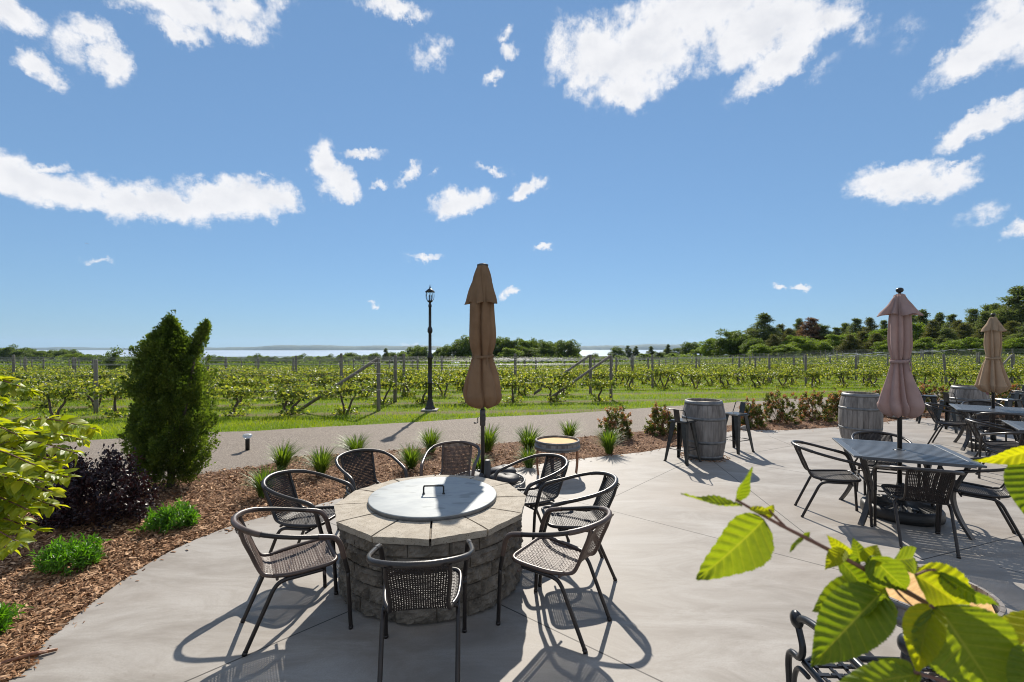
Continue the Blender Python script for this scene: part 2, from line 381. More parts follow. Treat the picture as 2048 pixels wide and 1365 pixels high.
def concrete():
    m = bpy.data.materials.new('patio_concrete'); m.use_nodes = True; N = NT(m.node_tree); bs = N.n['Principled BSDF']
    tc = N.new('ShaderNodeTexCoord'); P = tc.outputs['Object']
    big = N.noise(P, .55, 4, .55, .8)
    sw = N.noise(N.mapping(P, scale=(.7, 1.9, 1), rot=(0, 0, R(24))), 1.5, 10, .72, .7)
    tr = N.noise(N.mapping(P, scale=(.6, 3.2, 1), rot=(0, 0, R(-28))), 5, 6, .7, .9)
    fine = N.noise(P, 95, 4, .75)
    c = N.ramp(N.smooth(sw, .28, .74), [(0, (.205, .180, .155)), (.45, (.283, .258, .230)), (1, (.37, .347, .32))])
    c = N.mix(N.math('MULTIPLY', N.smooth(tr, .5, .75), .35), c, (.23, .205, .18)); c = N.mix(N.math('MULTIPLY', N.smooth(big, .42, .72), .45), c, (.29, .245, .205))
    c = N.mix(N.math('MULTIPLY', N.smooth(fine, .35, .75), .42), c, (.20, .18, .16))
    pits = N.smooth(N.noise(P, 22, 2, .5), .73, .78)
    c = N.mix(N.math('MULTIPLY', pits, .35), c, (.17, .14, .11))
    segs = []
    for a, b in (((250, 1416), (700, 1222)), ((1000, 1209), (1420, 1410)), ((1190, 1012), (1400, 913)), ((1080, 985), (1700, 1146)), ((1700, 1146), (2300, 1302)),
                 ((1425, 922), (1640, 1091)), ((1440, 918), (1600, 889)), ((1537, 872), (1600, 898)), ((1600, 889), (1800, 862)), ((1475, 925), (1700, 960)),
                 ((1840, 1121), (2130, 1048)), ((640, 1038), (700, 1062)), ((1770, 862), (2100, 960)), ((1700, 960), (2100, 1010)), ((2000, 1135), (2300, 1215))):
        p = G(*a); q = G(*b); segs.append((p[0], p[1], q[0], q[1]))
    jm = lines_mask(N, P, segs, .0055)
    c = N.mix(N.math('MULTIPLY', jm, .88), c, (.035, .03, .026))
    N.link(c, bs.inputs['Base Color'])
    N.link(N.math('ADD', N.math('MULTIPLY', sw, .25), .50), bs.inputs['Roughness']); bs.inputs['Specular IOR Level'].default_value = .3
    b = N.new('ShaderNodeBump'); b.inputs['Distance'].default_value = .004; b.inputs['Strength'].default_value = .5
    hgt = N.math('ADD', N.math('MULTIPLY', sw, .5), N.math('ADD', N.math('MULTIPLY', fine, .12), N.math('MULTIPLY', jm, -.9)))
    N.link(hgt, b.inputs['Height']); N.link(b.outputs[0], bs.inputs['Normal'])
    return m
def asphalt():
    m = bpy.data.materials.new('driveway_asphalt'); m.use_nodes = True; N = NT(m.node_tree); bs = N.n['Principled BSDF']
    P = N.new('ShaderNodeTexCoord').outputs['Object']
    vo = N.new('ShaderNodeTexVoronoi'); vo.inputs['Scale'].default_value = 85; N.link(P, vo.inputs['Vector'])
    sp = N.new('ShaderNodeSeparateColor'); N.link(vo.outputs['Color'], sp.inputs[0])
    c = N.ramp(sp.outputs[0], [(0, (.10, .082, .067)), (.55, (.19, .158, .128)), (1, (.34, .29, .245))])
    c = N.mix(N.math('MULTIPLY', N.smooth(N.noise(P, .8, 5, .6), .35, .7), .4), c, (.215, .178, .145))
    c = N.mix(N.math('MULTIPLY', N.smooth(N.noise(N.mapping(P, scale=(.3, 1.5, 1), rot=(0, 0, R(20))), 1.2, 4, .6), .5, .75), .3), c, (.15, .122, .10))
    N.link(c, bs.inputs['Base Color']); bs.inputs['Roughness'].default_value = .85; bs.inputs['Specular IOR Level'].default_value = .2
    b = N.new('ShaderNodeBump'); b.inputs['Distance'].default_value = .004; N.link(vo.outputs['Distance'], b.inputs['Height']); N.link(b.outputs[0], bs.inputs['Normal'])
    return m
def soil():
    m = bpy.data.materials.new('mulch_bed'); m.use_nodes = True; N = NT(m.node_tree); bs = N.n['Principled BSDF']
    P = N.new('ShaderNodeTexCoord').outputs['Object']
    vo = N.new('ShaderNodeTexVoronoi'); vo.inputs['Scale'].default_value = 55; N.link(N.mapping(P, scale=(1, 2.2, 1), rot=(0, 0, .6)), vo.inputs['Vector'])
    sp = N.new('ShaderNodeSeparateColor'); N.link(vo.outputs['Color'], sp.inputs[0])
    c = N.ramp(sp.outputs[1], [(0, (.05, .022, .010)), (.5, (.15, .07, .032)), (1, (.34, .18, .09))])
    N.link(c, bs.inputs['Base Color']); bs.inputs['Roughness'].default_value = .95
    b = N.new('ShaderNodeBump'); b.inputs['Distance'].default_value = .02; N.link(vo.outputs['Distance'], b.inputs['Height']); N.link(b.outputs[0], bs.inputs['Normal'])
    return m
ROW0, RSP, RSL = 13.65, 2.25, .10
def turf():
    m = bpy.data.materials.new('ground_turf'); m.use_nodes = True; N = NT(m.node_tree); bs = N.n['Principled BSDF']
    P = N.new('ShaderNodeTexCoord').outputs['Object']; se = N.new('ShaderNodeSeparateXYZ'); N.link(P, se.inputs[0])
    n1 = N.noise(P, 1.3, 6, .65); n2 = N.noise(P, 14, 4, .6); n0 = N.noise(P, .12, 3, .5)
    c = N.ramp(N.smooth(n1, .3, .7), [(0, (.075, .12, .012)), (.5, (.12, .175, .016)), (1, (.155, .195, .024))])
    c = N.mix(N.math('MULTIPLY', N.smooth(n2, .45, .7), .5), c, (.04, .06, .010))
    c = N.mix(N.math('MULTIPLY', N.smooth(n0, .5, .7), .4), c, (.13, .13, .03))
    q = N.math('SUBTRACT', se.outputs[1], N.math('MULTIPLY', se.outputs[0], RSL))
    t = N.math('FRACT', N.math('ADD', N.math('DIVIDE', N.math('SUBTRACT', q, ROW0), RSP), .5))
    d = N.math('ABSOLUTE', N.math('SUBTRACT', t, .5))
    strip = N.math('SUBTRACT', 1.0, N.smooth(N.math('ADD', d, N.math('MULTIPLY', N.math('SUBTRACT', N.noise(P, 2.5, 4, .6), .5), .3)), .05, .17))
    strip = N.math('MULTIPLY', strip, N.smooth(q, 12.9, 13.3))
    strip = N.math('MULTIPLY', strip, N.math('SUBTRACT', 1.0, N.smooth(q, 66, 70)))
    c = N.mix(N.math('MULTIPLY', strip, .75), c, (.15, .11, .065))
    wood = N.smooth(se.outputs[1], 90, 130)
    c = N.mix(wood, c, (.03, .042, .012))
    N.link(c, bs.inputs['Base Color']); bs.inputs['Roughness'].default_value = .95; bs.inputs['Specular IOR Level'].default_value = .15
    b = N.new('ShaderNodeBump'); b.inputs['Distance'].default_value = .05; N.link(n2, b.inputs['Height']); N.link(b.outputs[0], bs.inputs['Normal'])
    return m
M['concrete'] = concrete(); M['asphalt'] = asphalt(); M['soil'] = soil(); M['turf'] = turf()
M['chips'] = mk('bark_chips', (.085, .036, .016), (.30, .155, .072), 3, .85, 0, 0, island=.85, c3=(.62, .40, .24), spec=.3)
M['grass'] = leafmat('grass_blades', [(.075, .14, .009), (.14, .23, .012), (.21, .29, .018), (.26, .29, .045)], .5, .5, (1.5, 1.4, .4), big=.7)
M['vine'] = leafmat('vine_leaves', [(.035, .06, .014), (.085, .13, .022), (.17, .235, .035), (.33, .38, .085), (.17, .17, .05)], .52, .42, (1.5, 1.35, .5), .5)  # darkest leaf tones stand in for the shade between leaves
M['vinefar'] = leafmat('far_vine_leaves', [(.03, .055, .014), (.08, .125, .022), (.17, .225, .038), (.34, .38, .09)], .52, .42, (1.5, 1.35, .5), .5)  # dark end of the ramp paints the shadowed gaps in the rows
M['arb'] = leafmat('arborvitae_sprays', [(.038, .064, .018), (.072, .112, .024), (.12, .165, .034), (.20, .235, .055)], .48, .5, (1.3, 1.4, .4), .3, big=5)
M['purple'] = leafmat('purple_leaves', [(.016, .008, .010), (.026, .012, .014), (.042, .018, .020)], .15, .4, (1.6, .6, .5), .4)
M['peren'] = leafmat('bright_perennial_leaves', [(.05, .13, .014), (.09, .21, .02), (.16, .31, .03)], .48, .35, (1.3, 1.5, .3), .5)
M['lily'] = leafmat('daylily_blades', [(.05, .10, .012), (.09, .16, .018), (.14, .22, .03), (.17, .24, .05)], .45, .5, (1.4, 1.35, .4), .5)
M['spirea'] = leafmat('spirea_leaves', [(.06, .085, .02), (.11, .14, .03), (.17, .19, .05)], .45, .45, (1.4, 1.3, .4), .4)
M['spireatip'] = leafmat('spirea_red_tips', [(.26, .11, .06), (.35, .18, .10), (.38, .26, .13), (.22, .22, .07)], .45, .45, (1.5, .9, .5), .4)
M['shrub'] = leafmat('viburnum_small_leaves', [(.15, .22, .018), (.25, .32, .028), (.36, .40, .045)], .6, .4, (1.6, 1.4, .28), .4)
M['pine'] = leafmat('pine_needles', [(.075, .105, .048), (.125, .16, .062), (.18, .21, .085)], .5, .55, (1.2, 1.2, .5), .3, big=.5)
M['pine2'] = leafmat('warm_pine_needles', [(.08, .095, .036), (.125, .14, .05), (.17, .18, .065)], .45, .55, (1.2, 1.1, .5), .3, big=.5)
M['broad'] = leafmat('broad_leaves', [(.065, .10, .030), (.105, .155, .04), (.155, .20, .055)], .5, .5, (1.3, 1.3, .4), .35, big=.5)
M['lime'] = leafmat('light_green_leaves', [(.09, .14, .028), (.155, .22, .042), (.23, .30, .06)], .5, .5, (1.3, 1.3, .4), .35, big=.5)
M['rust'] = leafmat('rust_brown_foliage', [(.13, .085, .06), (.19, .12, .08), (.20, .14, .09)], .42, .6, (1.2, 1, .6), .3, big=.5)
#--MARK-SETTING

# ------------------------------------------------------------------ setting: ground, water, far shore
def build_ground():
    ys = np.concatenate([np.linspace(-14, 30, 60), np.linspace(31, 75, 45), 75 * (2600 / 75) ** np.linspace(.02, 1, 50)])
    xs = np.concatenate([-(60 * (3500 / 60) ** np.linspace(1, .03, 24)), np.linspace(-60, 60, 90), 60 * (3500 / 60) ** np.linspace(.03, 1, 24)])
    X, Y = np.meshgrid(xs, ys); Z = H(X, Y)
    V = np.stack([X, Y, Z], -1).reshape(-1, 3); nx, ny = len(xs), len(ys)
    i = np.arange(ny - 1)[:, None] * nx + np.arange(nx - 1)[None]; i = i.ravel()
    o = link('ground', npmesh('ground', V, np.stack([i, i + 1, i + nx + 1, i + nx], -1), M['turf'], True)); props(o, kind='structure')
build_ground()

def poly_sheet(name, pts, z, m, thick=0):
    import bmesh
    bm = bmesh.new(); vs = [bm.verts.new((x, y, z)) for x, y in pts]; f = bm.faces.new(vs)
    if f.normal.z < 0: f.normal_flip()
    bm.normal_update()
    if f.normal.z < 0: f.normal_flip()
    if thick:
        r = bmesh.ops.extrude_face_region(bm, geom=[f])
        for v in [g for g in r['geom'] if isinstance(g, bmesh.types.BMVert)]: v.co.z -= thick
    bmesh.ops.recalc_face_normals(bm, faces=bm.faces)
    bmesh.ops.triangulate(bm, faces=[f for f in bm.faces if len(f.verts) > 4])
    me = bpy.data.meshes.new(name); bm.to_mesh(me); bm.free(); me.materials.append(m)
    return link(name, me)
def sm2(pts, n=6): return [(p.x, p.y) for p in crom([(x, y, 0) for x, y in pts], n)]

near_edge = [(-30, -4), (-14, 1.5), (-9.5, 3.3), (-6.9, 4.7)] + [G(*p) for p in ((232, 984), (250, 976), (400, 947), (475, 936), (525, 930), (600, 912), (675, 907), (775, 900), (990, 886), (1172, 872), (1280, 862))] + [(5.1, 11.05), (6.7, 11.9), (8.6, 12.75), (12.2, 14.0), (17.5, 15.9), (30, 20.5), (48, 27)]
far_edge = [(-30, 1.5), (-17, 6.1)] + [G(*p) for p in ((0, 887), (250, 873), (420, 862), (512, 859), (600, 853.5), (825, 842), (975, 832), (1112, 826), (1250, 817), (1350, 810), (1535, 799), (1612, 795.5), (1700, 791), (1836, 785), (1986, 780))] + [(27, 22.5), (48, 30)]
near_s, far_s = sm2(near_edge), sm2(far_edge)
props(poly_sheet('driveway', near_s + far_s[::-1], -.036, M['asphalt']), kind='structure')
patio_edge = [(-3.35, -6), (-3.3, .5), (-3.2, 1.6), (-3.02, 2.2)] + [G(*p) for p in ((40, 1350), (85, 1290), (180, 1210), (300, 1125), (400, 1076), (480, 1047), (560, 1026), (617, 1015), (690, 995), (800, 975), (920, 955), (1022, 939), (1072, 930), (1132, 921), (1225, 911), (1290, 904), (1332, 896))] + [(3.35, 8.75), (4.25, 9.8), (5.0, 10.3)] + [G(*p) for p in ((1530, 861), (1587, 860), (1662, 855), (1767, 845), (1836, 837))] + [(12.3, 11.9), (15, 12.6), (22, 15), (34, 18)]
patio_s = sm2(patio_edge, 5)
def jag(pts, a=.012):
    out = []
    for (x, y), (x2, y2) in zip(pts, pts[1:]):
        n = max(1, int(math.hypot(x2 - x, y2 - y) / .12)) if abs(x) < 12 else 1
        for k in range(n): out.append((x + (x2 - x) * k / n + random.uniform(-a, a), y + (y2 - y) * k / n + random.uniform(-a, a)))
    return out + [pts[-1]]
props(poly_sheet('patio', jag(patio_s, .006) + [(34, -6)], 0, M['concrete'], .045), kind='structure')
mulch_poly = near_s + [(48, 20), (34, 14), (15, 11), (5, 9), (1, 6.5), (-2.2, 4.6), (-2.6, 1), (-2.6, -5), (-30, -6)]
props(poly_sheet('mulch_bed', mulch_poly, -.015, M['soil']), kind='structure')

def inside(poly, x, y):
    c = np.zeros(len(x), bool); n = len(poly)
    for i in range(n):
        (x1, y1), (x2, y2) = poly[i], poly[(i + 1) % n]
        cond = (y1 > y) != (y2 > y)
        with np.errstate(divide='ignore', invalid='ignore'): xi = (x2 - x1) * (y - y1) / (y2 - y1) + x1
        c ^= cond & (x < xi)
    return c
patio_poly = patio_s + [(34, -6)]
# loose bark chips: nobody could count them
def build_chips():
    n = 520000
    Y = 1.8 / (rng.uniform(.06, 1, n)) ** .75; X = rng.uniform(-1.15, 1.15, n) * Y * 1.0 + 0
    k = inside(mulch_poly, X, Y) & ~inside(patio_poly, X, Y) & (Y < 16)
    X, Y = X[k], Y[k]
    # a few strays on the concrete edge
    e = np.array([p for p in patio_s if -4 < p[0] < 12 and 1 < p[1] < 13]); j = rng.integers(0, len(e), 420)
    sx = e[j, 0] + rng.normal(0, .06, 420); sy = e[j, 1] - np.abs(rng.normal(0, .10, 420)); X = np.concatenate([X, sx]); Y = np.concatenate([Y, sy])
    n = len(X); on = inside(patio_poly, X, Y)
    Z = np.where(on, .004, rng.uniform(-.012, .016, n))
    d = rng.normal(size=(n, 3)); d[:, 2] *= .30; up = np.tile((0, 0, 1.), (n, 1)) + rng.normal(size=(n, 3)) * .45
    L = rng.gamma(2.4, .0075, n) + .008; L = np.clip(L * (1 + .05 * Y), .008, .075); W = L * rng.uniform(.12, .5, n); Wt = np.minimum(W, .03)
    T = [(-.5, -.5, 0), (.4, -.5, .02), (.5, .45, 0), (-.42, .5, .02), (0, 0, .22)]
    V, Fa = scatter(T, [(0, 1, 4), (1, 2, 4), (2, 3, 4), (3, 0, 4)], np.stack([X, Y, Z], -1), frames(d, up), np.stack([Wt, L, Wt], -1))
    o = link('wood_chips', npmesh('wood_chips', V, Fa, M['chips'])); props(o, 'brown shredded bark chips covering the planting bed', 'wood chips', kind='stuff')
build_chips()

def build_grass():
    n = 420000; Y = 8.0 + 62 * rng.random(n) ** 2.3; X = rng.uniform(-1.2, 1.2, n) * Y
    lawn = far_s + [(48, 75), (-90, 75), (-90, 1.5)]
    k = inside(lawn, X, Y); X, Y = X[k], Y[k]; n = len(X)
    q = Y - RSL * X; t = np.abs(((q - ROW0) / RSP + .5) % 1 - .5) * RSP
    inrow = (t < .36) & (q > 12.9); keep = ~inrow | (rng.random(n) < .12); X, Y = X[keep], Y[keep]; n = len(X)
    patch = .5 + .5 * np.sin(X * 1.7 + 2 * np.sin(Y * .9)) * np.sin(Y * 1.3 + X * .4)
    L = (.055 + .06 * rng.random(n) * (.5 + patch)) * (1 + .018 * np.clip(Y - 12, 0, 60)); Wd = .010 * (1 + .05 * np.clip(Y - 8, 0, 60))
    d = rng.normal(size=(n, 3)) * .42; d[:, 2] = 1; up = rng.normal(size=(n, 3)); up[:, 1] -= .5
    V, Fa = scatter([(-.5, 0, 0), (.5, 0, 0), (0, 1, .25)], [(0, 1, 2)], np.stack([X, Y, H(X, Y)], -1), frames(d, up), np.stack([Wd, L, L], -1))
    o = link('lawn_grass', npmesh('lawn_grass', V, Fa, M['grass'])); props(o, 'sunlit green grass between driveway and vineyard rows', 'grass', kind='stuff')
build_grass()

def build_water():
    w = mk('bay_water_surface', (.42, .45, .47), (.50, .52, .53), .002, .25, 0, 0); 
    V = [(-9000, 1250, -60), (9000, 1250, -60), (16000, 9500, -60), (-16000, 9500, -60)]
    props(link('bay_water', npmesh('bay_water', V, [(0, 1, 2, 3)], w)), kind='structure')
    hm = mk('far_shore_woods', (.04, .06, .03), (.08, .10, .05), .01, .95)
    xs = np.linspace(-9000, 9000, 500); top = []; rr = random.Random(3)
    prof = np.interp(xs, [-9000, -4300, -3300, -2600, -1700, -1500, -600, 300, 900, 2600, 5200, 9000], [20, 24, 42, 58, 56, 48, 40, 46, 56, 72, 66, 44])
    prof = prof + 7 * np.sin(xs / 260.) + 4 * np.sin(xs / 97. + 1) + rng.uniform(0, 6, len(xs))
    V = []; 
    for k, (dy, f) in enumerate(((0, 0), (60, .55), (240, .85), (600, 1.0), (1500, .9))):
        V.append(np.stack([xs * (1 + dy / 9000), 6100 + dy + 300 * np.sin(xs / 1900.), -60.5 + prof * f + (rng.uniform(-2, 2, len(xs)) if k else 0)], -1))
    V = np.concatenate(V); nx = len(xs); i = (np.arange(4)[:, None] * nx + np.arange(nx - 1)[None]).ravel()
    props(link('far_hills', npmesh('far_hills', V, np.stack([i, i + 1, i + nx + 1, i + nx], -1), hm, True)), kind='structure')
build_water()

# ------------------------------------------------------------------ furniture builders
def weave_part(mb, path, ws, nlong=30, pitch=.0125, sag=None, lw=.0082, cw=.0088):
    """strands woven over a swept sheet; path = list of (x,z), ws = half widths"""
    pts = crom([(x, 0, z) for x, z in path], 8); n = len(pts)
    t = np.linspace(0, len(path) - 1, n); W = np.interp(t, range(len(path)), ws); Sg = np.interp(t, range(len(path)), sag or [0] * len(path))
    P = np.array([tuple(p) for p in pts]); seg = np.r_[0, np.cumsum(np.linalg.norm(np.diff(P, axis=0), axis=1))]
    def surf(s, u):
        x = np.interp(s, seg, P[:, 0]); z = np.interp(s, seg, P[:, 2]); w = np.interp(s, seg, W); g = np.interp(s, seg, Sg)
        e = .004; dx = np.interp(s + e, seg, P[:, 0]) - np.interp(s - e, seg, P[:, 0]); dz = np.interp(s + e, seg, P[:, 2]) - np.interp(s - e, seg, P[:, 2])
        l = np.hypot(dx, dz) + 1e-9; nx, nz = -dz / l, dx / l
        if isinstance(nx, np.ndarray): pass
        if True: nx, nz = (nx, nz)
        off = g * (u * u - 1)
        return np.array([x + nx * off, u * w, z + nz * off]), np.array([nx, 0, nz]), np.array([dx / l, 0, dz / l])
    L = seg[-1]; ns = int(L / pitch); us = np.linspace(-1, 1, nlong); V = []; Fq = []
    def strip(rows):
        b = len(V)
        for (p, a, nn) in rows: V.extend([p - a, p + nn * .0016, p + a])
        for i in range(len(rows) - 1):
            q = b + i * 3; Fq.append((q, q + 1, q + 4, q + 3)); Fq.append((q + 1, q + 2, q + 5, q + 4))
    for ui, u in enumerate(us):
        rows = []
        for i in range(0, 37):
            s = L * i / 36; p, nn, tt = surf(s, u); rows.append((p, np.array([0, lw / 2, 0]), nn))
        strip(rows)
    for j in range(ns + 1):
        s = L * j / ns; rows = []
        for k in range(nlong):
            p, nn, tt = surf(s, us[k]); rows.append((p + nn * (.0022 if (k + j) % 2 else -.0022), tt * cw / 2, nn))
        strip(rows)
    mb.add(V, Fq, True)

_chair = {}
def chair_meshes():
    d = _chair
    mb = MB(); loop = [(.292, -.252, .38), (.262, -.262, .50), (.240, -.268, .58), (.205, -.272, .628), (.14, -.277, .650), (.02, -.285, .675), (-.11, -.283, .705), (-.23, -.245, .733), (-.305, -.165, .750), (-.345, -.07, .758)]
    loop = loop + [(-.352, 0, .76)] + [(x, -y, z) for x, y, z in reversed(loop)]
    mb.tube(crom(loop, 6), .0150, 10)
    d['armrest'] = mb.mesh('armrest', M['frame'])
    mb = MB(); back = [(p.x, p.y, p.z) for p in crom(loop, 6)]; bw = [p for p in back if p[0] < -.20]; mb.tube(bw, .0178, 10, cap=False); d['wrap0'] = mb.mesh('rattan_wrap', M['wrap'])
    for sgn, k in ((-1, 'wrap1'), (1, 'wrap2')):
        mb = MB(); aw = [p for p in back if .10 < p[0] < .27 and p[1] * sgn > 0]; mb.tube(aw, .0172, 10, cap=False); d[k] = mb.mesh('rattan_wrap', M['wrap'])
    for k, sgn in (('legfl', 1), ('legfr', -1)):
        mb = MB(); mb.tube(crom([(.312, sgn * .250, .0), (.302, sgn * .251, .19), (.292, sgn * .252, .382)], 4), .0135, 9); mb.tube([(.312, sgn * .25, 0), (.3115, sgn * .25, .02)], .0152, 9); d[k] = mb.mesh('leg', M['frame'])
    for k, sgn in (('legrl', 1), ('legrr', -1)):
        mb = MB(); mb.tube(crom([(.15, sgn * .208, .415), (.0, sgn * .208, .408), (-.085, sgn * .205, .400), (-.135, sgn * .205, .365), (-.185, sgn * .204, .26), (-.30, sgn * .200, .0)], 6), .0132, 9); mb.tube([(-.291, sgn * .2, .02), (-.30, sgn * .2, 0)], .0152, 9); d[k] = mb.mesh('leg', M['frame'])
    # seat
    side = [(.235, 0, .452), (.236, .10, .452), (.232, .175, .451), (.195, .217, .448), (.10, .222, .440), (-.05, .205, .430), (-.14, .172, .428)]
    stile = [(-.14, .172, .428), (-.195, .158, .445), (-.228, .152, .50), (-.262, .157, .585), (-.300, .163, .675), (-.318, .160, .742)]
    mb = MB(); ring = [(x, -y, z) for x, y, z in reversed(side[1:])] + side; mb.tube(crom(ring, 5), .0135, 9, cap=True)
    mb.tube([(-.12, -.205, .415), (-.12, .205, .415)], .009, 8); mb.tube([(.15, -.262, .405), (.15, .262, .405)], .008, 8)
    d['seatframe'] = mb.mesh('seat_frame', M['frame'])
    mb = MB(); weave_part(mb, [(.238, .452), (.20, .448), (.10, .436), (-.05, .424), (-.14, .424)], [.182, .206, .212, .195, .165], 27, .0150, sag=[0, .006, .012, .012, .008], lw=.0100, cw=.0098); d['seat'] = mb.mesh('seat', M['weave'])
    mb = MB(); weave_part(mb, [(-.14, .424), (-.195, .441), (-.230, .50), (-.265, .585), (-.305, .675), (-.345, .748)], [.165, .150, .145, .150, .158, .158], 24, .0150, sag=[.008, .014, .020, .022, .018, .004], lw=.0092, cw=.0088); d['back'] = mb.mesh('backrest', M['weave'])
    for sgn, k in ((-1, 'stile1'), (1, 'stile2')): mb = MB(); mb.tube(crom([(x, y * sgn, z) for x, y, z in stile], 5), .0125, 9); d[k] = mb.mesh('back_stile', M['frame'])
chair_meshes()
def chair_first():
    t = empty('wicker_armchair', (0, 0, 0), 0, 'x', 'chair'); d = _chair
    a = link('armrest', d['armrest'], t); [link('rattan_wrap', d[k], a) for k in ('wrap0', 'wrap1', 'wrap2')]
    for k in ('legfl', 'legfr', 'legrl', 'legrr'): link('leg', d[k], t)
    s = link('seat', d['seat'], t); link('seat_frame', d['seatframe'], s)
    b = link('backrest', d['back'], t); [link('back_stile', d[k], b) for k in ('stile1', 'stile2')]
    return t
_first = [None]
def chair(x, y, ang, label, group):
    if _first[0] is None:
        t = chair_first(); _first[0] = t; t.location = (x, y, .001); t.rotation_euler = (0, 0, R(ang)); props(t, label, 'chair', group); return t
    return dup(_first[0], (x, y, .001), R(ang), label, group)

GP = 'wicker armchairs around the stone fire pit'
chair(-1.46, 3.15, 31, 'brown woven armchair left of the fire pit, nearer of the two in side view', GP)
chair(-1.70, 3.94, -12, 'black woven armchair left of the fire pit, behind the nearer side-on chair', GP)
chair(-1.41, 4.66, -49, 'black woven armchair at far left of the fire pit, beside the grass clumps', GP)
chair(-.645, 5.02, 266, 'brown-backed woven armchair behind the fire pit, next to the tan umbrella', GP)
chair(.18, 4.48, 213, 'black woven armchair between the fire pit and the small barrel-end table', GP)
chair(.51, 3.91, 184, 'woven armchair right of the fire pit, between two other armchairs', GP)
chair(.305, 3.18, 147, 'brown woven armchair at near right of the fire pit, casting a looped shadow', GP)
chair(-.52, 2.72, 97, 'black woven armchair seen from behind in front of the fire pit', GP)
GT = 'wicker armchairs at the umbrella table'
chair(3.51, 5.18, -22, 'woven armchair in side view left of the table with mauve umbrella', GT)
chair(4.48, 5.66, 246, 'woven armchair on the far side of the table with mauve umbrella', GT)
chair(3.86, 4.47, 66, 'woven armchair seen from behind in front of the mauve umbrella table', GT)
chair(4.63, 4.67, 144, 'woven armchair right of the mauve umbrella table, behind the leaves', GT)
GB = 'wicker armchairs at the back tables'
chair(8.10, 8.65, -52, 'woven armchair left of the table with beige umbrella', GB)
chair(9.07, 9.02, 233, 'woven armchair on the far side of the beige umbrella table', GB)
chair(8.17, 7.85, 53, 'woven armchair at the near side of the beige umbrella table', GB)
chair(7.08, 6.80, -32, 'black woven armchair left of the half hidden table at the right edge', GB)
chair(6.72, 6.22, 75, 'woven armchair in front of the half hidden table at the right edge', GB)

M['weavebrown'] = mk('brown_rattan', (.055, .034, .026), (.13, .085, .066), 14, .5, 0, 0, island=.5, spec=.35); M['wrapbrown'] = mk('brown_wrap', (.05, .032, .025), (.10, .065, .05), 8, .4, 0, .0006, 160)
for o_ in list(bpy.data.objects):
    if o_.get('category') == 'chair' and str(o_.get('label', '')).startswith('brown'):
        for c_ in o_.children_recursive:
            k_ = c_.name.split('.')[0]; mm = M['weavebrown'] if k_ in ('seat', 'backrest') else M['wrapbrown'] if k_ in ('rattan_wrap', 'seat_frame', 'back_stile') else None
            if mm: c_.material_slots[0].link = 'OBJECT'; c_.material_slots[0].material = mm

